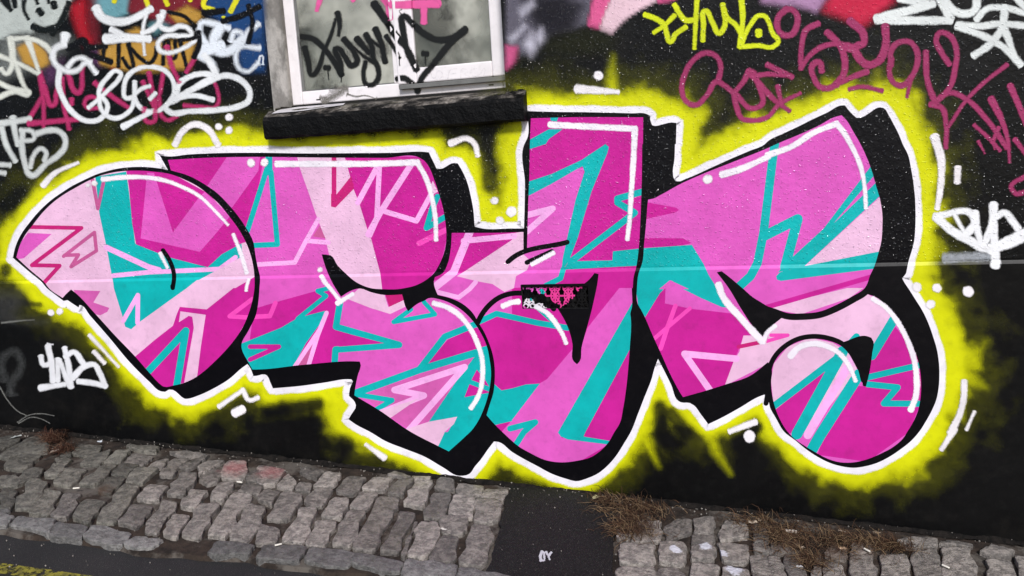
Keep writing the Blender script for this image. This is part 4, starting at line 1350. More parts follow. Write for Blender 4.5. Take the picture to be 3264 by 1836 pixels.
def build_vent():
    iron = simple('vent_void', (6, 6, 7), 0.9)
    V = []
    y0, y1 = -DP, 0.05
    c = [(VX0, VZ0), (VX1, VZ0), (VX1, VZ1), (VX0, VZ1)]
    V = [(x, y0, z) for x, z in c] + [(x, y1, z) for x, z in c]
    vent = link('air_vent', pymesh('air_vent', V, [(0, 1, 5, 4), (1, 2, 6, 5), (2, 3, 7, 6), (3, 0, 4, 7), (4, 5, 6, 7)]), BLD, [iron])
    vent['label'] = 'small cast air vent with star lattice set in the plinth below the third letter'
    yv = -DP + 0.007
    pal = {}

    def mat_at(x, z):
        q = to_px((x, yv, z))
        X, Y = np.array([q[0]]), np.array([q[1]])
        if path_d(P('@22 -40,55 100,48 220,75 320,120 430,200'), X, Y)[0] < 14:
            c_ = BLK
        elif poly_sd(P('@21 320,1430 720,1430 @22 690,10 480,230 430,190 330,90'), X, Y)[0] < 0:
            c_ = (232, 62, 150)
        elif path_d(P('@22 20,140 140,150 300,200'), X, Y)[0] < 13:
            c_ = (236, 226, 236)
        elif poly_sd(P('@22 270,0 380,0 330,60 300,70'), X, Y)[0] < 0 or poly_sd(P('@22 170,90 250,100 260,150 200,150'), X, Y)[0] < 0:
            c_ = TEA
        elif poly_sd(P('@22 480,230 800,-60 800,300'), X, Y)[0] < 0:
            c_ = (14, 13, 15)
        else:
            c_ = PNK if q[0] < 1632 + 450 * K else BLK
        return c_
    bars = []
    cx, cz = (VX0 + VX1) / 2, (VZ0 + VZ1) / 2
    fr = 0.010
    groups = {}

    def bar(xa, za, xb, zb, w, d=0.008):
        n = max(1, int(math.hypot(xb - xa, zb - za) / 0.010))
        L = math.hypot(xb - xa, zb - za)
        nx_, nz_ = -(zb - za) / L * w / 2, (xb - xa) / L * w / 2
        for k in range(n):
            u0, u1 = k / n, (k + 1) / n
            a = (xa + (xb - xa) * u0, za + (zb - za) * u0)
            b = (xa + (xb - xa) * u1, za + (zb - za) * u1)
            m = ((a[0] + b[0]) / 2, (a[1] + b[1]) / 2)
            col = mat_at(*m)
            groups.setdefault(col, []).append([(a[0] - nx_, a[1] - nz_), (b[0] - nx_, b[1] - nz_), (b[0] + nx_, b[1] + nz_), (a[0] + nx_, a[1] + nz_)])

    z0, z1 = VZ0 + fr, VZ1 - fr * 1.2
    stars = 5
    for k in range(stars):
        sx = VX0 + (k + 0.5) * (VX1 - VX0) / stars
        r = (VX1 - VX0) / stars / 2
        for t in range(8):
            a = t * math.pi / 4
            ex, ez = sx + r * 1.02 * math.cos(a), cz + 0.043 * math.sin(a)
            bar(sx, cz, ex, ez, 0.0066)
        for t in range(12):
            a, b = t * math.pi / 6, (t + 1) * math.pi / 6
            bar(sx + r * 0.62 * math.cos(a), cz + 0.028 * math.sin(a), sx + r * 0.62 * math.cos(b), cz + 0.028 * math.sin(b), 0.0055)
    for z in (z0, z1):
        for k in range(10):
            sx = VX0 + (k + 0.5) * (VX1 - VX0) / 10
            for t in range(6):
                a, b = t * math.pi / 3, (t + 1) * math.pi / 3
                bar(sx + 0.0115 * math.cos(a), z + 0.0115 * math.sin(a) * (1 if z == z1 else 1), sx + 0.0115 * math.cos(b), z + 0.0115 * math.sin(b), 0.0052)
    bm = bmesh.new()
    pal = []
    for ci, (col, qs) in enumerate(groups.items()):
        pal.append(paint(col))
        for qi, q in enumerate(qs):
            q = [(min(max(x, VX0 + 0.001), VX1 - 0.001), min(max(z, VZ0 + 0.001), VZ1 - 0.001)) for x, z in q]
            yy = yv + 0.00006 * (qi % 23)
            f = [bm.verts.new((x, yy, z)) for x, z in q] + [bm.verts.new((x, yy + 0.008, z)) for x, z in q]
            for ids in ((0, 1, 2, 3), (0, 4, 5, 1), (2, 6, 7, 3), (1, 5, 6, 2), (3, 7, 4, 0)):
                fc = bm.faces.new([f[i] for i in ids])
                fc.material_index = ci
    me = bpy.data.meshes.new('lattice')
    bm.to_mesh(me)
    bm.free()
    link('lattice', me, vent, pal)
    boxes('vent_frame', [(VX0 + 0.0005, VX1 - 0.0005, -DP - 0.0005, -DP + 0.014, VZ1 - 0.013, VZ1 - 0.0005)], paint(BLK, rough=0.11), vent, 0.001)


build_vent()

# ================================================================== PAVEMENT
def sett_material(name, rgb, rgb2):
    g = N(name)
    oi = g.n('ObjectInfo')
    f = g.rng(g.noise(30, 6, 0.75), 0.40, 0.60)
    fine = g.noise(210, 4, 0.7)
    c = g.mix(f, lin(rgb, KA), lin(rgb2, KA))
    dk = g.rng(g.noise(70, 4, 0.65), 0.56, 0.72)
    c = g.mix(g.math('MULTIPLY', dk, 0.6), c, lin((52, 48, 44), KA))
    c = g.mix(g.math('MULTIPLY', g.rng(g.noise(330, 2, 0.6), 0.58, 0.7), 0.35), c, lin((196, 188, 180), KA))
    c = g.mix(g.math('MULTIPLY', g.rng(g.noise(280, 2, 0.6), 0.60, 0.72), 0.5), c, lin((44, 42, 40), KA))
    br = g.math('ADD', 0.52, g.math('MULTIPLY', oi.outputs['Random'], 0.62))
    hs = g.n('HueSaturation')
    g.l(c, hs.inputs['Color'])
    g.l(br, hs.inputs['Value'])
    c = hs.outputs['Color']

    # spilt spray paint: a rose patch on the left, white splashes on the right
    def spill(col, centres, lo, hi, amt):
        nonlocal c
        for (x, y), r in centres:
            d = g.n('VectorMath', operation='DISTANCE')
            g.l(g.pos(), d.inputs[0])
            d.inputs[1].default_value = (x, y, gz(x, y))
            k = g.rng(g.math('ADD', d.outputs['Value'], g.math('MULTIPLY', g.math('SUBTRACT', g.noise(26, 4, 0.7), 0.5), r * 1.5)), r * lo, r * hi, amt, 0.0)
            c = g.mix(k, c, lin(col, KA))
    spill((196, 82, 92), [(tuple(on_ground(*P('@03 2380,370')[0])[:2]), 0.085), (tuple(on_ground(*P('@13 170,410')[0])[:2]), 0.085)], 0.1, 1.3, 0.36)
    spill((78, 54, 36), [(tuple(on_ground(*P(q)[0])[:2]), r_) for q, r_ in (('@23 1150,900', 0.10), ('@23 1300,1000', 0.08), ('@33 300,1150', 0.12), ('@33 700,1180', 0.11), ('@33 450,1330', 0.07), ('@33 1050,1180', 0.08), ('@03 1000,600', 0.07))], 0.2, 1.2, 0.7)
    spill((224, 224, 232), [(tuple(on_ground(*P('@23 1640,1200')[0])[:2]), 0.034), (tuple(on_ground(*P('@23 1960,1170')[0])[:2]), 0.038), (tuple(on_ground(*P('@23 2120,1240')[0])[:2]), 0.034), (tuple(on_ground(*P('@23 2230,1400')[0])[:2]), 0.05)], 0.55, 0.8, 0.95)
    g.l(c, g.b.inputs['Base Color'])
    g.l(g.rng(g.noise(7, 4, 0.6), 0.35, 0.65, 0.30, 0.65), g.b.inputs['Roughness'])
    g.b.inputs['Specular IOR Level'].default_value = 0.5
    h = g.math('ADD', g.math('MULTIPLY', fine, 0.35), g.noise(62, 5, 0.62))
    g.bump(h, 1.0, 0.011)
    return g.m


M_SETT = sett_material('granite_sett', (164, 155, 147), (112, 106, 101))
M_DIM_MOSS = sett_material('dim_mossy_sett', (130, 125, 115), (86, 83, 76))  # mossy left setts, with the light's falloff put into their darker colour
M_KERB = sett_material('kerb_granite', (140, 137, 134), (104, 102, 100))

SETTS = '''03:0,640 30,560 180,590 110,760 0,770|140,760 310,470 490,520 310,770|280,810 440,560 620,590 490,840|500,850 640,600 820,610 680,870|725,860 860,670 1070,690 900,925|960,890 1240,545 1410,560 1160,905|1180,910 1330,725 1540,745 1380,960|1450,990 1640,690 1790,720 1590,1010|1635,1020 1750,825 1915,840 1785,1060|1820,1020 2010,720 2220,740 2010,1070|2085,1030 2340,610 2550,620 2280,1050|2300,1065 2480,740 2680,770 2500,1090|0,440 150,430 230,470 170,540 0,540|160,540 230,380 350,345 440,372 400,440|440,440 560,260 730,270 590,440|530,510 650,360 880,370 700,540|790,520 1060,310 1180,330 970,530|980,590 1080,450 1260,460 1110,620|1110,430 1240,320 1400,330 1280,430|1260,510 1370,365 1600,365 1420,520|1370,670 1500,520 1700,535 1590,690|1670,620 1820,410 1990,425 1860,635|1810,740 1920,570 2100,600 1960,780|2110,680 2210,500 2360,510 2240,700|2000,480 2130,370 2250,380 2190,500 2080,525|-20,240 130,140 320,40 440,60 490,190 170,230 60,260|40,350 80,290 230,220 420,230 290,350 190,380|720,210 800,130 1030,130 960,220 840,240|800,320 900,240 1120,180 1080,260 1000,330|1040,300 1170,185 1320,185 1200,300|1250,310 1330,210 1540,240 1490,290 1420,330|1490,350 1560,290 1700,260 1640,360|1600,430 1740,270 1910,270 1800,350 1740,440|1800,350 1930,290 2110,220 2000,320 1880,380|1990,350 2100,290 2260,280 2150,360 2000,430|2220,460 2290,300 2480,290 2460,470|2470,490 2480,420 2600,380 2640,500|1270,140 1290,115 1600,150 1560,200 1400,190|1700,200 1900,190 2080,215 1850,250|-40,60 120,20 210,80 -40,220|600,240 690,160 720,230 640,250|2390,600 2460,510 2650,540 2600,640
13:0,1080 40,910 240,980 200,1110 0,1120|250,1080 440,770 620,780 480,1115|490,1125 600,895 815,905 690,1140|760,1120 930,790 1110,810 960,1150|965,1155 1230,650 1445,660 1370,850 1190,1190|1240,1195 1440,800 1610,820 1450,1205|1455,1235 1590,905 1625,900 1560,1080 1500,1260|1520,1250 1650,890 1830,900 1850,1040 1700,1265|1730,1275 1870,1050 2040,1060 1990,1300|2030,1310 2180,940 2350,960 2400,1060 2280,1350|10,670 80,570 250,600 150,740|100,870 260,620 470,640 330,880|480,690 620,555 780,570 670,740 560,745|650,850 790,665 940,680 860,865|935,755 1050,600 1230,610 1110,780|1475,715 1610,490 1785,490 1690,755|1680,850 1780,610 1970,620 1870,870|1930,830 1990,640 2200,660 2180,860 2080,850|1840,890 1900,840 2130,860 2120,980 2050,1030 1870,1010|2190,890 2210,680 2400,680 2480,720 2440,880 2300,920|200,540 330,420 410,510 360,585|390,580 440,510 560,520 540,600|570,540 700,400 860,420 790,530 690,550|800,590 930,440 1110,450 1040,580 960,630|1060,570 1180,450 1380,440 1290,590|1320,610 1440,480 1590,460 1480,640|1790,560 1850,460 1990,480 2000,590|2010,590 2040,530 2290,550 2270,640 2060,650|2260,650 2320,570 2540,590 2480,700|1320,420 1400,390 1560,440 1500,460|1570,440 1760,450 1740,490 1600,480|0,440 30,330 300,380 200,520 40,540|440,400 480,350 690,390 600,470
23:1080,1230 1090,1130 1440,1130 1410,1340 1090,1310|1480,1290 1490,1110 1740,1120 1730,1335 1530,1310|1800,1280 1810,1140 1990,1110 2060,1200 2010,1300|1805,1120 1810,1030 2030,1040 2040,1100 1860,1125|2060,1110 2380,1130 2350,1320 2120,1290|1060,1370 1430,1360 1430,1540 1050,1550|1470,1370 1660,1370 1790,1480 1780,1560 1480,1550|1810,1330 2090,1350 2070,1560 1800,1550|2120,1350 2380,1390 2400,1560 2130,1560|2395,1240 2576,1240 2600,1449 2410,1400|2420,1130 2576,1120 2590,1220 2440,1200|2080,1000 2150,880 2340,900 2380,1050 2100,1090|1820,870 2030,860 2030,1010 1830,1020|1520,970 1640,880 1810,880 1800,1010 1560,1090|1200,1100 1220,900 1500,900 1490,1090|2420,900 2576,870 2590,1100 2430,1100|1050,1060 1060,960 1190,930 1180,1100|2420,1430 2610,1470 2620,1600 2430,1600
33:0,1250 110,1260 190,1449 190,1560 0,1560|160,1240 360,1230 390,1449 390,1540 230,1540|430,1449 470,1290 530,1250 540,1449 480,1560|560,1449 570,1290 740,1330 780,1449 790,1560 570,1560|820,1260 1060,1230 1090,1449 1100,1560 850,1560|1120,1230 1390,1240 1430,1449 1440,1560 1140,1560|1450,1170 1690,1170 1730,1300 1760,1449 1790,1560 1490,1560|1740,1160 2030,1170 2100,1449 2140,1560 1800,1560|2190,1280 2440,1300 2500,1449 2540,1560 2240,1560|2130,1200 2250,1140 2480,1200 2440,1260 2230,1240|2480,1260 2620,1270 2740,1560 2560,1560|1300,1085 1450,1060 1700,1085 1690,1150 1400,1150|1720,1130 1800,1090 2060,1130 2030,1160|560,1230 650,1130 800,1150 780,1280|20,1230 30,1110 300,1080 360,1200|820,1220 860,1110 1080,1120 1060,1210'''
KERBS = '''03:-30,800 150,848 60,942 -30,940|90,930 190,835 560,880 490,1025|490,1030 580,900 885,945 810,1070|835,1055 930,930 1320,1000 1215,1125|1240,1110 1370,1040 1640,1070 1530,1150 1350,1155|2085,1215 2190,1090 2560,1140 2480,1235
13:0,1270 90,1130 515,1145 420,1305|490,1270 540,1155 1005,1195 910,1350 520,1300|965,1320 1010,1215 1480,1290 1440,1395 1300,1400 1190,1380|1470,1400 1520,1280 2020,1330 1990,1465 1480,1450|2030,1420 2060,1355 2560,1440 2540,1530 2010,1510'''


def stone_mesh(w2, rise, seed, round_=0.16):
    """one stone from its outline in metres: worn, slightly domed, rounded edges"""
    rnd = random.Random(seed)
    c = np.mean(np.array(w2), axis=0)
    pts = []
    n = len(w2)
    for i in range(n):
        a, b = np.array(w2[i]), np.array(w2[(i + 1) % n])
        prv = np.array(w2[i - 1])
        # cut the corner, then two jittered points along the edge
        r = round_
        for q in (a + (prv - a) * r * 0.5, a + (b - a) * r * 0.5):
            pts.append(q + (c - q) * 0.02)
        d = b - a
        nn = np.array([-d[1], d[0]])
        for u in (0.3, 0.5, 0.72):
            pts.append(a + d * (u + rnd.uniform(-0.06, 0.06)) + nn * rnd.uniform(-0.06, 0.05))
    m = len(pts)
    V, Fc = [], []
    tx, ty = rnd.uniform(-0.05, 0.05), rnd.uniform(-0.05, 0.05)
    for k, (s, h) in enumerate(((1.068, -0.030), (1.064, 0.0), (1.048, rise * 0.85), (0.97, rise))):
        for q in pts:
            p = c + (q - c) * s
            hh = h + (0.0022 * mnoise.noise(Vector((p[0] * 40, p[1] * 40, seed))) if k > 1 else 0.0)
            if k > 0:
                hh += (p[0] - c[0]) * tx + (p[1] - c[1]) * ty
            V.append((p[0], p[1], gz(p[0], p[1]) + hh))
    V.append((c[0], c[1], gz(c[0], c[1]) + rise * 1.05))
    for k in range(3):
        for i in range(m):
            j = (i + 1) % m
            Fc.append((k * m + i, k * m + j, (k + 1) * m + j, (k + 1) * m + i))
    for i in range(m):
        Fc.append((3 * m + i, 3 * m + (i + 1) % m, 4 * m))
    me = pymesh('sett', V, Fc, True)
    for p in me.polygons[:2 * m]:
        p.use_smooth = False
    bm = bmesh.new()
    bm.from_mesh(me)
    bmesh.ops.recalc_face_normals(bm, faces=bm.faces)
    bm.to_mesh(me)
    bm.free()
    return me


def lay_stones():
    k = 0
    for txt, name, mat, lift in ((SETTS, 'sett', M_SETT, 0.007), (KERBS, 'kerb_stone', M_KERB, 0.004)):
        for line in txt.split('\n'):
            t, rest = line.split(':')
            for q in rest.split('|'):
                w2 = [on_ground(x, y, 0.004)[:2] for x, y in P('@' + t + ' ' + q)]
                k += 1
                rn = random.Random(k)
                link(name, stone_mesh(w2, lift + rn.uniform(-0.003, 0.003), k), PAVE, [M_DIM_MOSS if name == 'sett' and w2[0][0] < -2.75 + rn.uniform(-0.35, 0.25) else mat])
    # the same paving goes on past the frame on both sides
    rn = random.Random(99)

    def course(xa, xb, y_of, depth, wmean, name, mat, skew):
        nonlocal k
        x = xa
        while x < xb:
            w = wmean * rn.uniform(0.8, 1.25)
            g_ = 0.012
            y0 = y_of(x) + rn.uniform(-0.008, 0.008)
            w2 = [(x + g_, y0 - depth + g_), (x + w - g_, y0 - depth + g_), (x + w - g_ + skew, y0 - g_), (x + g_ + skew, y0 - g_)]
            k += 1
            link(name, stone_mesh([np.array(p) for p in w2], 0.007 + rn.uniform(-0.003, 0.004), k), PAVE, [mat])
            x += w
    for r in range(3):
        course(-4.9, -3.95 - 0.06 * 0 + 0.16 * r, lambda x: -0.05 - r * 0.235, 0.225, 0.11, 'sett', M_SETT, 0.02)
    course(-4.9, -3.15, lambda x: -0.735, 0.12, 0.24, 'kerb_stone', M_KERB, 0.01)
    for r in range(3):
        course(1.15 - 0.02 * r, 1.9, lambda x: -0.05 - r * 0.235, 0.225, 0.12, 'sett', M_SETT, -0.01)
    course(-0.45, 1.9, lambda x: -0.53, 0.2, 0.12, 'sett', M_SETT, 0.0)
    course(-0.9, 1.9, lambda x: -0.76, 0.12, 0.24, 'kerb_stone', M_KERB, 0.0)


lay_stones()


def wall_foot_dirt():
    m = simple('wall_foot_dirt', (34, 30, 27), 0.95, scale=30, rgb2=(12, 11, 10), bump=0.008, bscale=110, spec=0.15)
    V, Fc = [], []
    n = 420
    for k in range(n + 1):
        x = -5.0 + 7.0 * k / n
        w = 0.020 + 0.018 * mnoise.noise(Vector((x * 7, 0, 0))) + 0.012 * mnoise.noise(Vector((x * 31, 4, 0)))
        h = 0.008 + 0.009 * mnoise.noise(Vector((x * 11, 9, 0))) + 0.006 * mnoise.noise(Vector((x * 40, 2, 0)))
        for u, v in ((0.0, 1.0), (0.35, 0.75), (0.7, 0.35), (1.0, -0.9)):
            y = -DP + 0.002 - w * u
            V.append((x, y, gz(x, y) + h * v))
    for k in range(n):
        for r in range(3):
            a = k * 4 + r
            Fc.append((a, a + 1, a + 5, a + 4))
    link('joint_dirt', pymesh('joint_dirt', V, Fc, True), PAVE, [m])


wall_foot_dirt()


def ground_sheet(name, poly, mat, parent, h, n=60, jit=0.014):
    """flat patch lying on the ground with a ragged edge and real thickness"""
    pts = hermite(poly, True, 0.03, 60)
    rn = random.Random(len(name))
    pts = [(x + jit * mnoise.noise(Vector((x * 35, y * 35, 1))), y + jit * mnoise.noise(Vector((x * 35, y * 35, 7)))) for x, y in pts]
    bm = bmesh.new()
    top = [bm.verts.new((x, y, gz(x, y) + h)) for x, y in pts]
    low = [bm.verts.new((x, y, gz(x, y) - 0.04)) for x, y in pts]
    f = bm.faces.new(top)
    for i in range(len(pts)):
        j = (i + 1) % len(pts)
        bm.faces.new((top[i], low[i], low[j], top[j]))
    bmesh.ops.triangulate(bm, faces=[f])
    bmesh.ops.recalc_face_normals(bm, faces=bm.faces)
    return bm_obj(name, bm, mat, parent)


def asphalt_bits():
    g2 = N('black_asphalt_patch')
    c = g2.mix(g2.rng(g2.noise(60, 4, 0.7), 0.4, 0.65), lin((8, 8, 8), KA), lin((20, 19, 19), KA))
    c = g2.mix(g2.math('MULTIPLY', g2.rng(g2.noise(260, 2, 0.6), 0.62, 0.72), 0.5), c, lin((130, 126, 120), KA))
    g2.l(c, g2.b.inputs['Base Color'])
    g2.b.inputs['Roughness'].default_value = 0.7
    g2.b.inputs['Specular IOR Level'].default_value = 0.3
    g2.bump(g2.noise(190, 3, 0.7), 0.7, 0.006)
    poly = [tuple(on_ground(x, y)[:2]) for x, y in P('@13 2560,545 @23 300,575 800,620 1010,720 1015,1000 1025,1449 1050,1800 -600,1760 @13 2330,1380 2420,1060 2470,880 2500,720')]
    patch = ground_sheet('asphalt_patch', poly, g2.m, PAVE, 0.003)
    # scrap of white paint on it
    bm = bmesh.new()
    for s, w in (('@23 300,1205 285,1250 290,1290', 26), ('@23 300,1205 325,1215 325,1290 290,1295', 18), ('@23 345,1210 365,1245 395,1215', 22), ('@23 362,1240 378,1280', 18)):
        ribbon(bm, P(s), w * K, 1.5, smooth=False)
    lay('paint_scribble', bm, [paint((214, 214, 220), True)], patch, 0, mapper=lambda px, py, off: on_ground(px, py, 0.005 + off), cut=False)
    # yellow line on the road, worn
    gy = N('worn_yellow_line')
    gy.l(gy.mix(gy.rng(gy.noise(30, 4, 0.6), 0.35, 0.65), lin((140, 132, 40), KA), lin((96, 90, 34), KA)), gy.b.inputs['Base Color'])
    gy.b.inputs['Roughness'].default_value = 0.7
    wear = gy.rng(gy.noise(34, 5, 0.75), 0.44, 0.52)
    gy.l(wear, gy.b.inputs['Alpha'])
    for off, wd in ((0.0, 0.062), (-0.135, 0.062)):
        V, Fc = [], []
        xs = np.linspace(-7, 4.5, 160)
        for x in xs:
            y = -1.055 + 0.028 * (x + 2.8) + off
            for s in (0, 1):
                yy = y - wd * s
                V.append((x, yy + 0.004 * mnoise.noise(Vector((x * 20, s * 5, off))), gz(x, yy) - 0.024))
        for i in range(len(xs) - 1):
            Fc.append((2 * i, 2 * i + 1, 2 * i + 3, 2 * i + 2))
        link('yellow_line', pymesh('yellow_line', V, Fc), ROAD, [gy.m])


asphalt_bits()

# ================================================================== DRY GRASS, LITTER
def grass(name, label, centres, n, seed, hue):
    """matted dead grass: thin bent blades"""
    rn = random.Random(seed)
    V, Fc = [], []
    cx = sum(c[0] for c in centres) / len(centres)
    cy = sum(c[1] for c in centres) / len(centres)
    mats = []
    mi = []
    for k in range(n):
        c = rn.choice(centres)
        x = rn.gauss(c[0], c[2])
        y = min(rn.gauss(c[1], c[3]), -DP - 0.004)
        L = rn.uniform(0.03, 0.085) * (1.7 if rn.random() < 0.07 else 1.0)
        a = rn.uniform(0, 2 * math.pi)
        w = rn.uniform(0.0007, 0.0017)
        lift = rn.uniform(0.004, 0.022) if rn.random() < 0.8 else rn.uniform(0.02, 0.05)
        bend = rn.uniform(-1.0, 1.0)
        z0 = gz(x, y) + rn.uniform(0.0, 0.012)
        b = len(V)
        for i in range(4):
            u = i / 3
            aa = a + bend * u
            px, py = x + L * u * math.cos(aa), min(y + L * u * math.sin(aa), -DP - 0.002)
            pz = z0 + lift * math.sin(u * math.pi * rn.uniform(0.6, 0.95))
            ww = w * (1 - 0.8 * u)
            V += [(px - ww * math.sin(aa), py + ww * math.cos(aa), pz), (px + ww * math.sin(aa), py - ww * math.cos(aa), pz + ww)]
        t = rn.randrange(3)
        for i in range(3):
            Fc.append((b + 2 * i, b + 2 * i + 1, b + 2 * i + 3, b + 2 * i + 2))
            mi.append(t)
    me = pymesh(name, [(x - cx, y - cy, z - gz(cx, cy)) for x, y, z in V], Fc)
    for p, t in zip(me.polygons, mi):
        p.material_index = t
    o = link(name, me, None, hue)
    o.location = (cx, cy, gz(cx, cy))
    o['label'] = label
    o['category'] = 'dry grass'
    o['group'] = 'dead grass tufts along the wall foot'
    return o


HUE = [simple('dead_grass', c, 0.85, var=0.3, scale=40, spec=0.2) for c in ((84, 60, 42), (58, 40, 28), (124, 102, 76))]


def gpt(s, h=0.0):
    return tuple(on_ground(*P(s)[0], h))


def c4(s, sx, sy):
    p = gpt(s)
    return (p[0], p[1], sx, sy)


grass('dry_grass_tuft', 'brown matted dead grass beside the black asphalt patch', [c4('@23 1150,830', 0.07, 0.05), c4('@23 1250,960', 0.06, 0.06), c4('@23 1020,720', 0.05, 0.03), c4('@23 1350,780', 0.06, 0.03), c4('@23 1150,1020', 0.04, 0.04)], 1000, 3, HUE)
grass('dry_grass_tuft', 'wide strip of brown dead grass and leaf litter below the last letter', [c4('@33 100,1000', 0.09, 0.03), c4('@33 400,1080', 0.10, 0.035), c4('@33 700,1120', 0.10, 0.035), c4('@33 1000,1120', 0.09, 0.03), c4('@33 300,1160', 0.08, 0.04), c4('@33 1250,1170', 0.05, 0.02), c4('@23 2480,920', 0.06, 0.03), c4('@33 450,1330', 0.035, 0.04)], 1700, 5, HUE)
grass('dry_grass_tuft', 'small reddish brown clump of dead leaves at the left end of the pavement', [c4('@03 540,90', 0.03, 0.02), c4('@03 640,190', 0.035, 0.03), c4('@03 560,60', 0.03, 0.02)], 700, 8, [simple('dead_leaf_brown', c, 0.85, var=0.3, scale=40, spec=0.2) for c in ((74, 42, 30), (56, 34, 26), (110, 84, 66))])


def butt(s, rot, label):
    p = gpt(s, 0.012)
    bm = bmesh.new()
    segs = [(0.0, 0.0036), (0.002, 0.004), (0.012, 0.004), (0.0125, 0.0041), (0.026, 0.0038), (0.028, 0.003)]
    rings = []
    for x, r in segs:
        rings.append([bm.verts.new((x, r * math.cos(t), r * 0.85 * math.sin(t))) for t in (k / 10 * 2 * math.pi for k in range(10))])
    for a, b in zip(rings, rings[1:]):
        for k in range(10):
            bm.faces.new((a[k], a[(k + 1) % 10], b[(k + 1) % 10], b[k]))
    bm.faces.new(rings[0])
    bm.faces.new(rings[-1])
    bmesh.ops.recalc_face_normals(bm, faces=bm.faces)
    o = bm_obj('cigarette_butt', bm, M_BUTT, None, True)
    o.location = (p[0], p[1], gz(p[0], p[1]) + 0.0155)
    o.rotation_euler = (0, 0.05, rot)
    o['label'] = label
    o['category'] = 'cigarette butt'
    o['group'] = 'cigarette butts on the pavement'


M_BUTT = simple('butt_paper', (232, 226, 214), 0.8, var=0.15, scale=200)
for s, r, lab in (('@03 735,575', 0.5, 'white cigarette butt between setts at the left'), ('@03 2385,508', 0.0, 'white cigarette butt just below the rose paint on the setts'), ('@13 190,1150', 0.8, 'white cigarette butt on a kerb stone'),
                  ('@33 1750,1345', -0.7, 'white cigarette butt on a sett at the lower right'), ('@33 965,1180', -0.8, 'white cigarette butt in the dead grass strip')):
    butt(s, r, lab)


def scrap(name, s, size, rot, rgb, label, cat, seed, curl=0.25):
    """a curled leaf or torn scrap: thin folded sheet with thickness"""
    p = gpt(s, 0.01)
    rn = random.Random(seed)
    n = 12
    V = [(0, 0, curl * size * 0.3)]
    for ring, q in ((0.55, 0.5), (1.0, 1.0)):
        for k in range(n):
            t = k / n * 2 * math.pi
            r = size * ring * (1 + (0.28 * rn.uniform(-1, 1) if ring == 1.0 else 0)) * (0.5 + 0.5 * abs(math.cos(t)) ** 0.7)
            x, y = r * math.cos(t), r * math.sin(t) * 0.75
            V.append((x, y, curl * (abs(y) * 0.9 + 0.15 * abs(x)) + 0.002 * rn.random()))
    Fc = [(0, 1 + k, 1 + (k + 1) % n) for k in range(n)] + [(1 + k, 1 + n + k, 1 + n + (k + 1) % n, 1 + (k + 1) % n) for k in range(n)]
    me = pymesh(name, V, Fc)
    o = link(name, me, None, [simple(name, rgb, 0.7, var=0.25, scale=90)])
    md = o.modifiers.new('thickness', 'SOLIDIFY')
    md.thickness = 0.0006
    o.location = (p[0], p[1], gz(p[0], p[1]) + 0.012)
    o.rotation_euler = (rn.uniform(-0.2, 0.2), rn.uniform(-0.2, 0.2), rot)
    o['label'] = label
    o['category'] = cat


scrap('paper_scrap', '@33 235,1010', 0.024, -0.1, (236, 222, 208), 'torn pale paper scrap lying on the dead grass strip', 'paper scrap', 1)
scrap('dead_leaf', '@23 2420,915', 0.02, 0.2, (206, 188, 166), 'pale curled leaf at the left end of the dead grass strip', 'leaf', 2)
scrap('dead_leaf', '@23 2480,900', 0.016, 0.8, (186, 166, 140), 'small tan leaf touching the pale curled leaf', 'leaf', 3)
scrap('dead_leaf', '@23 845,660', 0.02, 1.2, (176, 170, 130), 'olive curled leaf at the wall foot above the asphalt patch', 'leaf', 4)
scrap('dead_leaf', '@33 745,1005', 0.014, 0.0, (200, 180, 160), 'pale leaf against the wall in the middle of the dead grass strip', 'leaf', 5)
scrap('dead_leaf', '@33 1090,1020', 0.017, 2.4, (170, 150, 128), 'tan leaf at the right end of the dead grass strip', 'leaf', 6)
scrap('dead_leaf', '@33 760,1180', 0.015, 0.4, (190, 160, 130), 'orange tan leaf near the butt in the dead grass', 'leaf', 7)
scrap('dead_leaf', '@33 340,1170', 0.016, 1.0, (188, 168, 146), 'tan leaf on the near edge of the dead grass strip', 'leaf', 8)
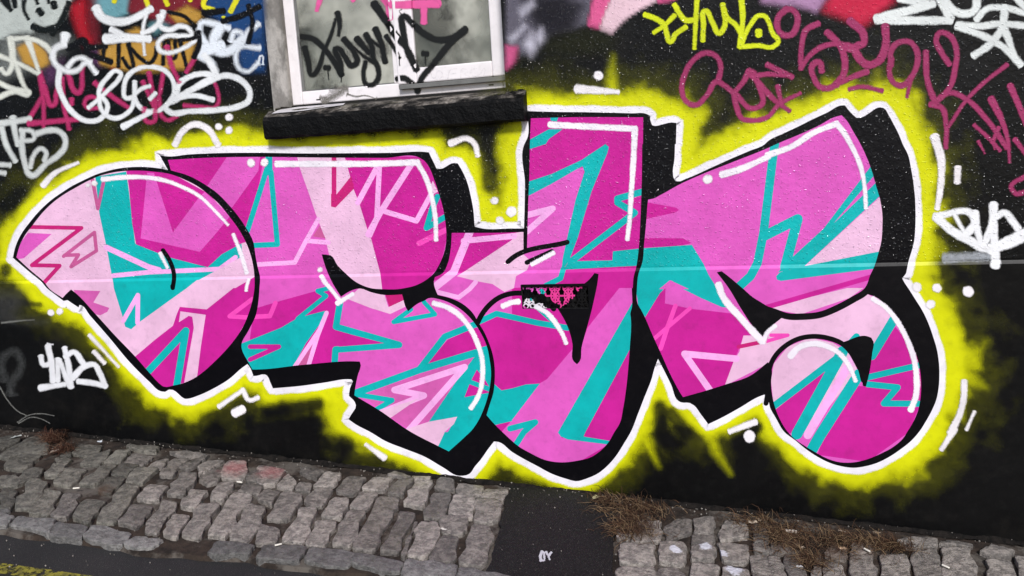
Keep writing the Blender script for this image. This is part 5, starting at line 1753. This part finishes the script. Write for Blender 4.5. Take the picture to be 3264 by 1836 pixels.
scrap('dead_leaf', '@03 545,200', 0.022, 0.5, (176, 160, 146), 'pale leaf on the small brown clump at the left', 'leaf', 9)
scrap('plastic_scrap', '@03 160,60', 0.026, 0.3, (170, 172, 168), 'crumpled grey plastic scrap at the far left wall foot', 'plastic scrap', 10, 0.5)
scrap('foil_scrap', '@03 1000,105', 0.014, 0.3, (196, 200, 206), 'small silver foil scrap at the wall foot left of the mural', 'foil scrap', 11, 0.5)
scrap('chewing_gum', '@33 315,1360', 0.014, 0.0, (206, 204, 202), 'flat white gum blot on a sett at the bottom right', 'gum', 12, 0.1)
scrap('bottle_cap', '@13 1890,985', 0.012, 0.0, (202, 196, 188), 'pale round chip on a sett left of the asphalt patch', 'chip', 13, 0.2)


def grit():
    """crumbs and chips nobody could count"""
    rn = random.Random(21)
    V, Fc = [], []
    spots = []
    for _ in range(260):
        spots.append((rn.uniform(-4, 1.1), rn.gauss(-0.06, 0.03)))
    for _ in range(200):
        spots.append((rn.uniform(-4, 1.1), rn.uniform(-0.9, -0.03)))
    for _ in range(260):
        spots.append((rn.uniform(-3.2, 0.2), rn.uniform(-1.5, -0.85)))
    for x, y in spots:
        y = min(y, -DP - 0.006)
        r = rn.choice((0.0012, 0.0016, 0.002, 0.0026, 0.004))
        z = gz(x, y) + (0.010 if y > -0.84 else -0.022)
        b = len(V)
        V += [(x + r * rn.uniform(0.6, 1.2), y, z), (x, y + r * rn.uniform(0.6, 1.2), z), (x - r, y, z), (x, y - r, z), (x, y, z + r * rn.uniform(0.5, 1.1)), (x, y, z - 0.006)]
        for q in ((0, 1, 4), (1, 2, 4), (2, 3, 4), (3, 0, 4), (1, 0, 5), (2, 1, 5), (3, 2, 5), (0, 3, 5)):
            Fc.append(tuple(b + i for i in q))
    o = link('grit', pymesh('grit', V, Fc), None, [simple('grit', (150, 144, 136), 0.8, rgb2=(84, 78, 72), scale=8)])
    o['kind'] = 'stuff'
    o['label'] = 'pale crumbs of grit scattered on the pavement and road'
    o['category'] = 'grit'


grit()
